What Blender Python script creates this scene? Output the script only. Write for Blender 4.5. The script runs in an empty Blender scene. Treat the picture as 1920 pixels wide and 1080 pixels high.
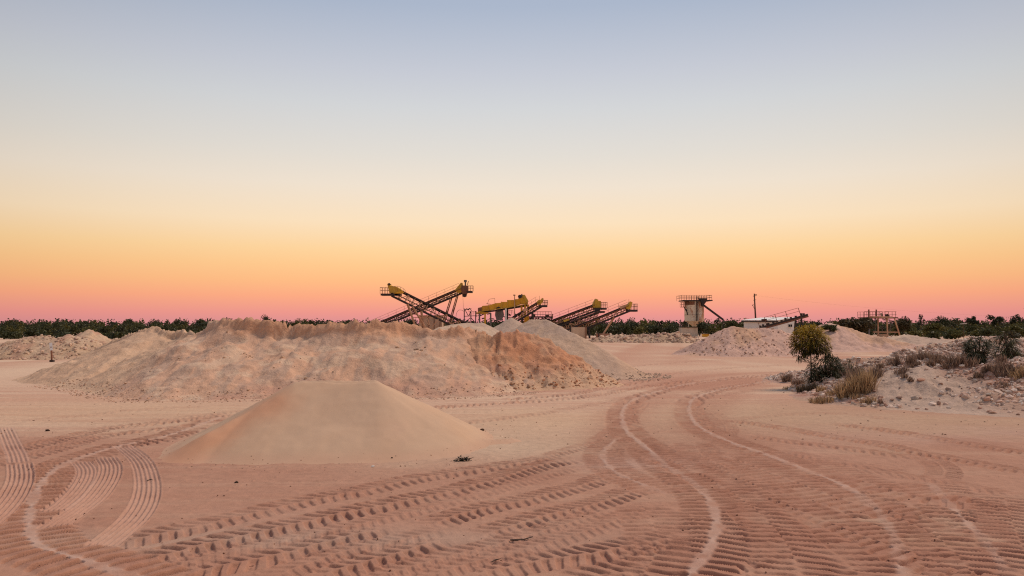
import bpy, math, random
import numpy as np
from mathutils import Vector

# ------------------------------------------------------------------ camera / sky / sun / exposure
scene = bpy.context.scene
COL = scene.collection
F = 1380.0                      # focal length in pixels of the 1920 px wide photograph
CAM_H = 1.7
HORIZON = 615.0
PITCH = math.atan((HORIZON - 540.0) / F)

cam_d = bpy.data.cameras.new('camera')
cam_d.sensor_width = 36.0
cam_d.lens = F / 1920.0 * 36.0
cam_d.clip_start = 0.1
cam_d.clip_end = 8000.0
cam = bpy.data.objects.new('camera', cam_d)
COL.objects.link(cam)
cam.location = (0, 0, CAM_H)
cam.rotation_euler = (math.pi / 2 + PITCH, 0, 0)
scene.camera = cam

def lin(r, g, b):
    def f(c):
        c /= 255.0
        return c / 12.92 if c <= 0.04045 else ((c + 0.055) / 1.055) ** 2.4
    return (f(r), f(g), f(b))

world = bpy.data.worlds.new('World')
scene.world = world
world.use_nodes = True
wn, wl = world.node_tree.nodes, world.node_tree.links
wn.clear()
w_out = wn.new('ShaderNodeOutputWorld')
w_bg = wn.new('ShaderNodeBackground')
w_tc = wn.new('ShaderNodeTexCoord')
w_sep = wn.new('ShaderNodeSeparateXYZ')
w_ramp = wn.new('ShaderNodeValToRGB')
wl.new(w_tc.outputs['Generated'], w_sep.inputs[0])
w_map = wn.new('ShaderNodeMapRange')          # sine of the elevation, -0.1 .. 1
w_map.inputs['From Min'].default_value = -0.1
w_map.inputs['From Max'].default_value = 1.0
wl.new(w_sep.outputs['Z'], w_map.inputs['Value'])
wl.new(w_map.outputs['Result'], w_ramp.inputs['Fac'])
SKY = [(-0.10, (205, 130, 134)), (0.004, (215, 142, 146)), (0.020, (236, 151, 140)), (0.042, (251, 170, 131)),
       (0.0615, (253, 187, 132)), (0.083, (253, 200, 141)), (0.1045, (252, 211, 156)), (0.14, (249, 223, 188)),
       (0.188, (238, 224, 206)), (0.229, (225, 219, 210)), (0.288, (210, 212, 214)), (0.331, (198, 202, 212)), (0.407, (172, 184, 204)),
       (0.60, (150, 165, 194)), (1.0, (128, 147, 184))]
cr = w_ramp.color_ramp
cr.interpolation = 'LINEAR'
while len(cr.elements) < len(SKY):
    cr.elements.new(0.5)
for e, (z, c) in zip(cr.elements, SKY):
    e.position = (z + 0.1) / 1.1
for e, (z, c) in zip(cr.elements, SKY):
    e.position = (z + 0.1) / 1.1
    e.color = (*lin(*c), 1)
# the afterglow is a little stronger where the sun went down (just right of the view axis) and fades round the horizon
w_dot = wn.new('ShaderNodeVectorMath'); w_dot.operation = 'DOT_PRODUCT'
w_dot.inputs[1].default_value = Vector((0.05, 1.0, 0.0)).normalized()
wl.new(w_tc.outputs['Generated'], w_dot.inputs[0])
w_glow = wn.new('ShaderNodeMapRange')
w_glow.interpolation_type = 'SMOOTHSTEP'
w_glow.inputs['From Min'].default_value = 0.55
w_glow.inputs['From Max'].default_value = 1.0
w_glow.inputs['To Min'].default_value = 0.73
w_glow.inputs['To Max'].default_value = 1.03
wl.new(w_dot.outputs['Value'], w_glow.inputs['Value'])
w_mul = wn.new('ShaderNodeVectorMath'); w_mul.operation = 'SCALE'
wl.new(w_ramp.outputs['Color'], w_mul.inputs[0])
wl.new(w_glow.outputs['Result'], w_mul.inputs['Scale'])
wl.new(w_mul.outputs[0], w_bg.inputs['Color'])
w_bg.inputs['Strength'].default_value = 1.0
wl.new(w_bg.outputs[0], w_out.inputs[0])

sun_d = bpy.data.lights.new('sun', 'SUN')
sun_d.energy = 2.6
sun_d.angle = math.radians(22)
sun_d.color = (1.0, 0.78, 0.62)
sun = bpy.data.objects.new('sun', sun_d)
COL.objects.link(sun)
SUN_FROM = Vector((0.36, 0.19, 0.56))        # towards the light
sun.rotation_euler = SUN_FROM.to_track_quat('Z', 'Y').to_euler()

scene.view_settings.view_transform = 'Standard'
scene.view_settings.look = 'None'
scene.view_settings.exposure = 0.0
scene.view_settings.gamma = 1.0
scene.view_settings.use_curve_mapping = False
scene.cycles.use_denoising = False            # keep the grain of the sand
scene.cycles.filter_width = 1.15

# ------------------------------------------------------------------ maths helpers
CP, SP = math.cos(PITCH), math.sin(PITCH)

def at(x, y, D):
    """world point that the photograph shows at pixel (x, y), D metres in front of the camera"""
    dx, dz = (x - 960.0) / F, (540.0 - y) / F
    Y, Z = CP - dz * SP, SP + dz * CP
    return Vector((dx * D / Y, D, CAM_H + D * Z / Y))

def gnd(x, y):
    """ground point (x, y in metres) under pixel (x, y)"""
    dx, dz = (x - 960.0) / F, (540.0 - y) / F
    Y, Z = CP - dz * SP, SP + dz * CP
    D = CAM_H * Y / (-Z)
    return np.array((dx * D / Y, D))

def _hash(ix, iy, seed):
    h = (ix.astype(np.int64) * 374761393 + iy.astype(np.int64) * 668265263 + seed * 1442695041) & 0xFFFFFFFF
    h = ((h ^ (h >> 13)) * 1274126177) & 0xFFFFFFFF
    h = ((h ^ (h >> 16)) * 2246822519) & 0xFFFFFFFF
    return ((h ^ (h >> 15)) & 0xFFFFFF) / float(0xFFFFFF)

def noise(x, y, seed=0):
    x = np.asarray(x, float); y = np.asarray(y, float)
    ix, iy = np.floor(x), np.floor(y)
    fx, fy = x - ix, y - iy
    u, v = fx * fx * fx * (fx * (fx * 6 - 15) + 10), fy * fy * fy * (fy * (fy * 6 - 15) + 10)
    a, b = _hash(ix, iy, seed), _hash(ix + 1, iy, seed)
    c, d = _hash(ix, iy + 1, seed), _hash(ix + 1, iy + 1, seed)
    return (a + (b - a) * u) * (1 - v) + (c + (d - c) * u) * v      # 0..1

def fbm(x, y, seed=0, oct=4, gain=0.5, lac=2.03):
    s, a, t = 0.0, 1.0, 0.0
    for k in range(oct):
        s = s + a * (noise(x, y, seed + 17 * k) * 2 - 1); t += a
        a *= gain; x = x * lac + 3.7; y = y * lac + 1.9
    return s / t

def ridged(x, y, seed=0, oct=3):
    s, a, t = 0.0, 1.0, 0.0
    for k in range(oct):
        s = s + a * (1 - np.abs(noise(x, y, seed + 31 * k) * 2 - 1)); t += a
        a *= 0.5; x = x * 2.1 + 5.1; y = y * 2.1 + 2.3
    return s / t

def sstep(a, b, x):
    t = np.clip((x - a) / (b - a), 0, 1)
    return t * t * (3 - 2 * t)

def mixc(c1, c2, t):
    return c1 * (1 - t[..., None]) + np.asarray(c2) * t[..., None]

def ground_low(x, y):
    r = np.hypot(x, y)
    return 0.035 * fbm(np.asarray(x) * 0.22, np.asarray(y) * 0.22, 5, 3) * np.clip(40.0 / np.maximum(r, 1), 0, 1)

# ------------------------------------------------------------------ object helpers
def tag(o, label=None, cat=None, group=None, kind=None):
    if label: o['label'] = label
    if cat: o['category'] = cat
    if group: o['group'] = group
    if kind: o['kind'] = kind
    return o

def empty(name, loc, label=None, cat=None, group=None):
    o = bpy.data.objects.new(name, None)
    o.empty_display_size = 0.2
    COL.objects.link(o)
    o.location = loc
    return tag(o, label, cat, group)

def np_mesh(name, V, Fc, mat, parent=None, col=None, smooth=True):
    """V (n,3) world coordinates, Fc (m,k) faces; parent an Empty whose location is the origin of the children"""
    V = np.asarray(V, np.float32)
    Fc = np.asarray(Fc, np.int32)
    me = bpy.data.meshes.new(name)
    off = np.zeros(3, np.float32)
    if parent is not None:
        p = parent
        while p is not None:
            off += np.array(p.location, np.float32); p = p.parent
    me.vertices.add(len(V)); me.vertices.foreach_set('co', (V - off).ravel())
    k = Fc.shape[1]
    me.loops.add(Fc.size); me.loops.foreach_set('vertex_index', Fc.ravel())
    me.polygons.add(len(Fc))
    me.polygons.foreach_set('loop_start', np.arange(0, Fc.size, k, dtype=np.int32))
    me.polygons.foreach_set('loop_total', np.full(len(Fc), k, np.int32))
    me.update(calc_edges=True)
    me.polygons.foreach_set('use_smooth', np.full(len(Fc), smooth, bool))
    if col is not None:
        at_ = me.color_attributes.new('Col', 'FLOAT_COLOR', 'POINT')
        c4 = np.ones((len(V), 4), np.float32); c4[:, :3] = col
        at_.data.foreach_set('color', c4.ravel())
    me.materials.append(mat)
    o = bpy.data.objects.new(name, me)
    COL.objects.link(o)
    if parent is not None: o.parent = parent
    return o

class MB:
    """collects prisms, bars and tubes in world coordinates, builds ONE mesh object"""
    def __init__(self): self.v, self.f = [], []
    def _add(self, vs, fs):
        n = len(self.v); self.v += [tuple(p) for p in vs]; self.f += [tuple(i + n for i in f) for f in fs]
    def hexa(self, p):       # 8 points: bottom ring 0-3, top ring 4-7
        self._add(p, [(3, 2, 1, 0), (4, 5, 6, 7), (0, 1, 5, 4), (1, 2, 6, 5), (2, 3, 7, 6), (3, 0, 4, 7)]); return self
    def box(self, x0, x1, y0, y1, z0, z1):
        return self.hexa([(x0, y0, z0), (x1, y0, z0), (x1, y1, z0), (x0, y1, z0), (x0, y0, z1), (x1, y0, z1), (x1, y1, z1), (x0, y1, z1)])
    def bar(self, a, b, w, h=None, up=(0, 0, 1)):
        h = h or w
        a, b = Vector(a), Vector(b); u = (b - a).normalized()
        s = u.cross(Vector(up))
        if s.length < 1e-3: s = u.cross(Vector((0, 1, 0)))
        s.normalize(); t = s.cross(u)
        s *= w / 2; t *= h / 2
        return self.hexa([a - s - t, b - s - t, b + s - t, a + s - t, a - s + t, b - s + t, b + s + t, a + s + t])
    def tube(self, pts, rad, n=8):
        pts = [Vector(p) for p in pts]
        if not hasattr(rad, '__len__'): rad = [rad] * len(pts)
        vs, fs = [], []
        for i, p in enumerate(pts):
            u = (pts[min(i + 1, len(pts) - 1)] - pts[max(i - 1, 0)]).normalized()
            s = u.cross(Vector((0, 0, 1)))
            if s.length < 1e-2: s = u.cross(Vector((0, 1, 0)))
            s.normalize(); t = s.cross(u)
            for k in range(n):
                a = 2 * math.pi * k / n
                vs.append(p + (s * math.cos(a) + t * math.sin(a)) * rad[i])
        for i in range(len(pts) - 1):
            for k in range(n):
                fs.append((i * n + k, i * n + (k + 1) % n, (i + 1) * n + (k + 1) % n, (i + 1) * n + k))
        fs.append(tuple(range(n - 1, -1, -1))); fs.append(tuple((len(pts) - 1) * n + k for k in range(n)))
        self._add(vs, fs); return self
    def prism(self, pts, depth):    # polygon of world points (front), extruded away along +Y by depth
        d = Vector((0, depth, 0)); n = len(pts)
        vs = [Vector(p) for p in pts] + [Vector(p) + d for p in pts]
        fs = [tuple(range(n)), tuple(range(2 * n - 1, n - 1, -1))] + [(i, i + n, (i + 1) % n + n, (i + 1) % n) for i in range(n)]
        self._add(vs, fs); return self
    def build(self, name, mat, parent=None, smooth=False):
        me = bpy.data.meshes.new(name)
        off = Vector((0, 0, 0)); p = parent
        while p is not None: off += p.location; p = p.parent
        me.from_pydata([(v[0] - off.x, v[1] - off.y, v[2] - off.z) for v in self.v], [], self.f)
        me.materials.append(mat)
        if smooth: me.polygons.foreach_set('use_smooth', np.full(len(self.f), True))
        me.update()
        o = bpy.data.objects.new(name, me); COL.objects.link(o)
        if parent is not None: o.parent = parent
        return o

# ------------------------------------------------------------------ materials
def new_mat(name, rough=0.9):
    m = bpy.data.materials.new(name); m.use_nodes = True
    b = m.node_tree.nodes['Principled BSDF']
    b.inputs['Roughness'].default_value = rough
    b.inputs['Specular IOR Level'].default_value = 0.2
    return m, m.node_tree.nodes, m.node_tree.links, b

def sand_mat(name, scales=(60, 9), strength=(0.25, 0.3), dist=(0.004, 0.02), tint=0.13):
    """earth: the colour of the soil comes from the vertex attribute, grain and fine relief from noise"""
    m, n, l, b = new_mat(name, 0.95)
    b.inputs['Specular IOR Level'].default_value = 0.08
    at_ = n.new('ShaderNodeAttribute'); at_.attribute_name = 'Col'
    geo = n.new('ShaderNodeNewGeometry')
    n1 = n.new('ShaderNodeTexNoise'); n1.inputs['Scale'].default_value = scales[0]; n1.inputs['Detail'].default_value = 3
    n2 = n.new('ShaderNodeTexNoise'); n2.inputs['Scale'].default_value = scales[1]; n2.inputs['Detail'].default_value = 6
    n2.inputs['Roughness'].default_value = 0.65
    for q in (n1, n2): l.new(geo.outputs['Position'], q.inputs['Vector'])
    mr = n.new('ShaderNodeMapRange'); mr.inputs['From Min'].default_value = 0.3; mr.inputs['From Max'].default_value = 0.7
    mr.inputs['To Min'].default_value = 1 - tint; mr.inputs['To Max'].default_value = 1 + tint
    l.new(n2.outputs['Fac'], mr.inputs['Value'])
    mr1 = n.new('ShaderNodeMapRange'); mr1.inputs['From Min'].default_value = 0.3; mr1.inputs['From Max'].default_value = 0.7
    mr1.inputs['To Min'].default_value = 1 - tint * 0.7; mr1.inputs['To Max'].default_value = 1 + tint * 0.7
    l.new(n1.outputs['Fac'], mr1.inputs['Value'])
    mm = n.new('ShaderNodeMath'); mm.operation = 'MULTIPLY'
    l.new(mr.outputs[0], mm.inputs[0]); l.new(mr1.outputs[0], mm.inputs[1])
    sc = n.new('ShaderNodeVectorMath'); sc.operation = 'SCALE'
    l.new(at_.outputs['Color'], sc.inputs[0]); l.new(mm.outputs[0], sc.inputs['Scale'])
    l.new(sc.outputs[0], b.inputs['Base Color'])
    b1 = n.new('ShaderNodeBump'); b1.inputs['Strength'].default_value = strength[0]; b1.inputs['Distance'].default_value = dist[0]
    b2 = n.new('ShaderNodeBump'); b2.inputs['Strength'].default_value = strength[1]; b2.inputs['Distance'].default_value = dist[1]
    l.new(n1.outputs['Fac'], b1.inputs['Height']); l.new(n2.outputs['Fac'], b2.inputs['Height'])
    l.new(b2.outputs[0], b1.inputs['Normal']); l.new(b1.outputs[0], b.inputs['Normal'])
    return m

def paint_mat(name, base, wear, scale=1.2, lo=0.45, hi=0.7, rough=0.6, streak=(1, 1, 0.35)):
    m, n, l, b = new_mat(name, rough)
    geo = n.new('ShaderNodeNewGeometry')
    mp = n.new('ShaderNodeMapping'); mp.inputs['Scale'].default_value = streak
    l.new(geo.outputs['Position'], mp.inputs['Vector'])
    t = n.new('ShaderNodeTexNoise'); t.inputs['Scale'].default_value = scale; t.inputs['Detail'].default_value = 6; t.inputs['Roughness'].default_value = 0.7
    l.new(mp.outputs[0], t.inputs['Vector'])
    r = n.new('ShaderNodeMapRange'); r.inputs['From Min'].default_value = lo; r.inputs['From Max'].default_value = hi
    l.new(t.outputs['Fac'], r.inputs['Value'])
    mx = n.new('ShaderNodeMix'); mx.data_type = 'RGBA'
    mx.inputs['A'].default_value = (*base, 1); mx.inputs['B'].default_value = (*wear, 1)
    l.new(r.outputs[0], mx.inputs['Factor']); l.new(mx.outputs['Result'], b.inputs['Base Color'])
    return m

def leaf_mat(name, trans=0.25):
    m, n, l, b = new_mat(name, 0.6)
    at_ = n.new('ShaderNodeAttribute'); at_.attribute_name = 'Col'
    l.new(at_.outputs['Color'], b.inputs['Base Color'])
    tr = n.new('ShaderNodeBsdfTranslucent'); l.new(at_.outputs['Color'], tr.inputs['Color'])
    mx = n.new('ShaderNodeMixShader'); mx.inputs[0].default_value = trans
    out = n['Material Output']
    l.new(b.outputs[0], mx.inputs[1]); l.new(tr.outputs[0], mx.inputs[2]); l.new(mx.outputs[0], out.inputs[0])
    return m

M = {}
M['ground'] = sand_mat('ground_sand', (90, 7), (0.45, 0.45), (0.006, 0.03), 0.10)
M['pile'] = sand_mat('smooth_sand', (120, 2.2), (0.3, 0.2), (0.004, 0.03), 0.05)
M['mound'] = sand_mat('rough_earth', (24, 4), (0.5, 0.7), (0.02, 0.08), 0.13)
M['far'] = sand_mat('far_earth', (9, 2), (0.5, 0.5), (0.05, 0.12), 0.14)
M['stone'] = sand_mat('stone', (40, 8), (0.3, 0.3), (0.01, 0.02), 0.15)
M['yellow'] = paint_mat('yellow_paint', (0.78, 0.42, 0.04), (0.38, 0.16, 0.05), 0.9, 0.48, 0.8)
M['olive'] = paint_mat('faded_yellow_paint', (0.66, 0.41, 0.06), (0.36, 0.18, 0.05), 0.9, 0.48, 0.8)
M['rust'] = paint_mat('rusty_steel', (0.28, 0.13, 0.08), (0.13, 0.065, 0.045), 2.0, 0.4, 0.7, 0.8)
M['rustpale'] = paint_mat('pale_rusty_steel', (0.68, 0.43, 0.27), (0.36, 0.16, 0.09), 1.5, 0.4, 0.7, 0.8)
M['dark'] = paint_mat('dark_steel', (0.05, 0.042, 0.04), (0.10, 0.05, 0.04), 1.6, 0.5, 0.75, 0.7)
M['rubber'] = paint_mat('rubber_belt', (0.022, 0.02, 0.02), (0.05, 0.04, 0.035), 1.0, 0.5, 0.8, 0.8)
M['grey'] = paint_mat('grey_steel', (0.20, 0.17, 0.15), (0.10, 0.06, 0.045), 1.2, 0.45, 0.75, 0.7)
M['concrete'] = paint_mat('pale_concrete', (0.66, 0.56, 0.45), (0.45, 0.34, 0.25), 0.8, 0.4, 0.75, 0.9)
M['beige'] = paint_mat('beige_concrete', (0.66, 0.50, 0.36), (0.50, 0.34, 0.23), 0.8, 0.4, 0.75, 0.9)
M['white'] = paint_mat('white_paint', (0.86, 0.82, 0.75), (0.72, 0.64, 0.54), 0.5, 0.5, 0.85, 0.5)
M['whiteshade'] = paint_mat('shaded_white', (0.80, 0.77, 0.72), (0.66, 0.60, 0.52), 0.5, 0.5, 0.85, 0.6)  # shed white with the side wall's shade put into the colour; window frame too
M['silo'] = paint_mat('rusting_white_paint', (0.82, 0.69, 0.52), (0.36, 0.11, 0.04), 0.9, 0.52, 0.64, 0.7, (1, 1, 0.6))
M['silorust'] = paint_mat('peeling_rust', (0.50, 0.17, 0.06), (0.78, 0.66, 0.52), 1.1, 0.46, 0.62, 0.7, (1, 1, 0.45))
M['brick'] = paint_mat('red_block', (0.36, 0.17, 0.11), (0.46, 0.28, 0.19), 1.0, 0.4, 0.7, 0.9)
M['wood'] = paint_mat('weathered_wood', (0.13, 0.085, 0.055), (0.06, 0.04, 0.03), 2.0, 0.4, 0.7, 0.9)
M['bark'] = paint_mat('bark', (0.10, 0.07, 0.05), (0.05, 0.035, 0.028), 4.0, 0.4, 0.7, 0.9)
M['glass'], *_g = new_mat('window_glass', 0.1); _g[2].inputs['Base Color'].default_value = (0.02, 0.02, 0.02, 1)
M['leaf'] = leaf_mat('leaves', 0.2)
M['straw'] = leaf_mat('dry_grass', 0.3)

# ------------------------------------------------------------------ soil colours (real soil, linear)
RED = np.array((0.520, 0.288, 0.195)); DEEP = np.array((0.420, 0.205, 0.135)); PINK = np.array((0.560, 0.365, 0.280))
CREAM = np.array((0.600, 0.410, 0.265)); GREYS = np.array((0.500, 0.365, 0.275)); TAN = np.array((0.560, 0.345, 0.210))
ORANGE = np.array((0.560, 0.250, 0.130)); PALE = np.array((0.670, 0.490, 0.340))

# ------------------------------------------------------------------ the ground sheet, with wheel tracks pressed into it
def spline(px, n_per=12):
    P = np.array([gnd(*p) for p in px])
    Q = np.vstack([2 * P[0] - P[1], P, 2 * P[-1] - P[-2]])
    out = []
    for i in range(1, len(Q) - 2):
        p0, p1, p2, p3 = Q[i - 1], Q[i], Q[i + 1], Q[i + 2]
        for t in np.linspace(0, 1, n_per, endpoint=False):
            out.append(0.5 * ((2 * p1) + (-p0 + p2) * t + (2 * p0 - 5 * p1 + 4 * p2 - p3) * t * t + (-p0 + 3 * p1 - 3 * p2 + p3) * t ** 3))
    out.append(P[-1])
    out = np.array(out)
    return out if out[0, 1] < out[-1, 1] else out[::-1]

LUG = [  # wheel loader: cross bars either side of a smooth middle
    ([(330, 1110), (219, 1074), (166, 1056), (113, 1041), (71, 1024), (56, 997), (56, 964), (65, 926), (86, 893), (118, 870), (166, 852), (225, 834), (296, 820), (355, 803), (420, 780)], .300, 0.040, .165, .040, 1.0),
    ([(1460, 701), (1307, 717), (1226, 735), (1185, 750), (1168, 769), (1168, 791), (1178, 813), (1211, 839), (1250, 873), (1300, 906), (1326, 932), (1341, 961), (1341, 995), (1326, 1032), (1293, 1073), (1265, 1105)], 0.292, 0.043, 0.133, 0.030, 1.0),
    ([(1470, 709), (1363, 727), (1307, 743), (1293, 758), (1296, 780), (1315, 802), (1363, 828), (1434, 854), (1508, 884), (1582, 914), (1640, 954), (1675, 1006), (1690, 1085), (1690, 1120)], 0.292, 0.043, 0.133, 0.027, 1.0),
    ([(1298, 828), (1311, 850), (1344, 876), (1400, 905), (1480, 945), (1550, 990), (1590, 1040), (1600, 1100)], 0.275, .0, 0.133, 0.023, .9),
    ([(1340, 850), (1450, 892), (1560, 932), (1700, 968), (1830, 990), (1960, 1010)], 0.292, .0, 0.137, 0.025, .9),
    ([(1380, 915), (1480, 950), (1600, 1000), (1760, 1055), (1960, 1105)], 0.310, .0, 0.137, 0.027, .9),
    ([(1420, 960), (1520, 1010), (1600, 1070), (1640, 1110)], 0.275, .0, 0.137, 0.025, .8),
    ([(1740, 905), (1790, 960), (1850, 1020), (1890, 1090)], 0.292, 0.034, 0.137, 0.027, .9),
    ([(1640, 905), (1740, 930), (1850, 955), (1960, 975)], 0.292, .0, 0.137, 0.023, .8),
    ([(1160, 820), (1130, 850), (1150, 880), (1200, 905), (1260, 930)], 0.258, 0.029, 0.133, 0.023, .8),
    ([(1230, 850), (1330, 900), (1420, 960), (1480, 1030), (1500, 1100)], .27, .0, .135, .024, .85),
    ([(1500, 860), (1600, 900), (1700, 930), (1800, 945), (1950, 960)], .27, .0, .135, .024, .8),
    ([(1650, 960), (1740, 1000), (1800, 1050), (1830, 1100)], .27, .0, .135, .024, .8),
    ([(1880, 930), (1900, 990), (1930, 1060)], .27, .0, .135, .024, .8),
    ([(1200, 940), (1230, 1000), (1220, 1050), (1180, 1100)], .25, .0, .135, .020, .6),
]
BRICK = [  # blocky tread, three staggered rows
    ([(150, 1035), (300, 1002), (400, 979), (494, 957), (575, 938), (681, 919), (775, 897), (869, 882), (994, 863), (1060, 852)], 0.244, 0.127, 0.028, .9),
    ([(120, 1095), (300, 1045), (400, 1019), (478, 1000), (556, 982), (650, 960), (744, 941), (838, 922), (931, 897), (1010, 872), (1080, 858)], 0.244, 0.127, 0.037, 1.0),
    ([(250, 1100), (330, 1082), (400, 1066), (494, 1047), (588, 1022), (681, 997), (744, 982)], 0.235, 0.127, 0.035, .9),
    ([(560, 1092), (619, 1072), (697, 1050), (759, 1032), (806, 1016), (850, 1004)], 0.235, 0.127, 0.035, .9),
    ([(790, 991), (853, 966), (931, 947), (1011, 930), (1122, 898), (1190, 875)], 0.217, 0.119, 0.032, .9),
    ([(887, 1007), (947, 988), (1022, 965), (1104, 947), (1174, 924), (1218, 910)], 0.217, 0.119, 0.032, .9),
    ([(860, 1085), (930, 1065), (1010, 1048), (1107, 1036), (1196, 1018), (1270, 1004), (1310, 985)], 0.235, 0.119, 0.035, .9),
    ([(1040, 1100), (1130, 1076), (1230, 1062), (1320, 1058), (1400, 1040), (1480, 1010), (1560, 1000)], 0.253, 0.127, 0.032, .9),
    ([(-40, 862), (9, 849), (118, 822), (207, 801), (296, 793), (440, 776)], 0.225, 0.134, 0.037, .9),
    ([(-40, 880), (90, 846), (200, 815), (330, 801), (400, 786)], 0.199, 0.134, 0.032, .8),
    ([(780, 767), (900, 757), (1000, 751), (1100, 742), (1200, 726), (1300, 712)], 0.235, 0.174, 0.068, .9),
    ([(930, 748), (1000, 744), (1080, 736), (1180, 719), (1250, 709)], 0.217, 0.174, 0.061, .9),
    ([(1350, 785), (1453, 799), (1545, 817), (1656, 836), (1712, 850), (1804, 865), (1960, 896)], 0.217, 0.127, 0.037, 1.0),
    ([(1545, 791), (1656, 806), (1767, 824), (1841, 836), (1960, 856)], 0.217, 0.127, 0.037, 1.0),
    ([(1390, 815), (1470, 828), (1560, 840), (1693, 858), (1750, 862)], 0.199, 0.127, 0.032, .8),
    ([(1715, 856), (1752, 868), (1770, 885), (1762, 905)], 0.199, 0.110, 0.032, 1.0),
    ([(1110, 846), (1130, 822), (1165, 795), (1190, 770), (1205, 752)], 0.180, 0.119, 0.028, .8),
    ([(1330, 770), (1352, 788), (1362, 806), (1350, 822)], 0.217, 0.119, 0.028, .7),
    ([(1180, 835), (1250, 842), (1330, 846), (1400, 862)], 0.271, 0.119, 0.026, .7),
    ([(640, 1100), (720, 1075), (830, 1043), (920, 1022), (1000, 998), (1080, 975), (1150, 950)], 0.180, 0.106, 0.022, .7),
    ([(470, 1100), (560, 1062), (660, 1028), (760, 1008), (860, 985)], 0.180, 0.106, 0.021, .6),
    ([(1000, 860), (1060, 845), (1120, 826), (1160, 800), (1185, 775)], 0.171, 0.110, 0.022, .8),
    ([(1240, 1090), (1300, 1050), (1400, 1020), (1520, 1015), (1640, 1030), (1780, 1040), (1930, 1035)], 0.209, 0.120, 0.026, .8),
    ([(1480, 1100), (1600, 1050), (1720, 1010), (1830, 1000), (1940, 1010)], 0.209, 0.120, 0.026, .8),
    ([(1560, 880), (1660, 890), (1760, 905), (1860, 925), (1950, 940)], 0.190, 0.120, 0.024, .8),
    ([(1430, 842), (1530, 862), (1640, 880), (1740, 885)], 0.190, 0.120, 0.022, .8),
    ([(200, 1100), (330, 1060), (450, 1030), (560, 1005), (660, 985), (780, 955), (900, 925), (1000, 895), (1090, 872)], .17, .105, .020, .55),
    ([(740, 1100), (850, 1062), (950, 1035), (1060, 1005), (1150, 975), (1230, 940)], .17, .105, .020, .6),
    ([(260, 790), (380, 778), (480, 765)], .20, .15, .030, .6),
    ([(820, 800), (920, 788), (1020, 775), (1120, 756), (1200, 738)], .20, .16, .026, .6),
    ([(1300, 800), (1420, 780), (1560, 775), (1700, 790)], .20, .15, .024, .5),
    ([(1260, 760), (1340, 742), (1430, 730)], .20, .18, .030, .6),
    ([(1180, 715), (1260, 700), (1360, 690), (1470, 684)], .25, .25, .05, .6),
    ([(1150, 690), (1260, 680), (1400, 672)], .25, .3, .05, .5),
    ([(0, 790), (120, 780), (260, 768), (400, 760)], .20, .17, .026, .5),
]
RIB = [  # road tyres: fine lengthwise grooves
    ([(150, 862), (162, 876), (160, 893), (145, 916), (122, 938), (92, 960)], .115, .043, .011),
    ([(196, 854), (207, 870), (203, 893), (178, 928), (139, 960), (92, 992)], .125, .045, .012),
    ([(230, 833), (264, 861), (276, 893), (275, 926), (261, 958), (231, 991), (178, 1033)], .130, .047, .010),
    ([(36, 866), (39, 893), (27, 922), (0, 955), (-40, 990)], .135, .046, .012),
    ([(8, 800), (20, 830), (30, 850), (35, 868)], .12, .05, .010),
]

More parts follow.
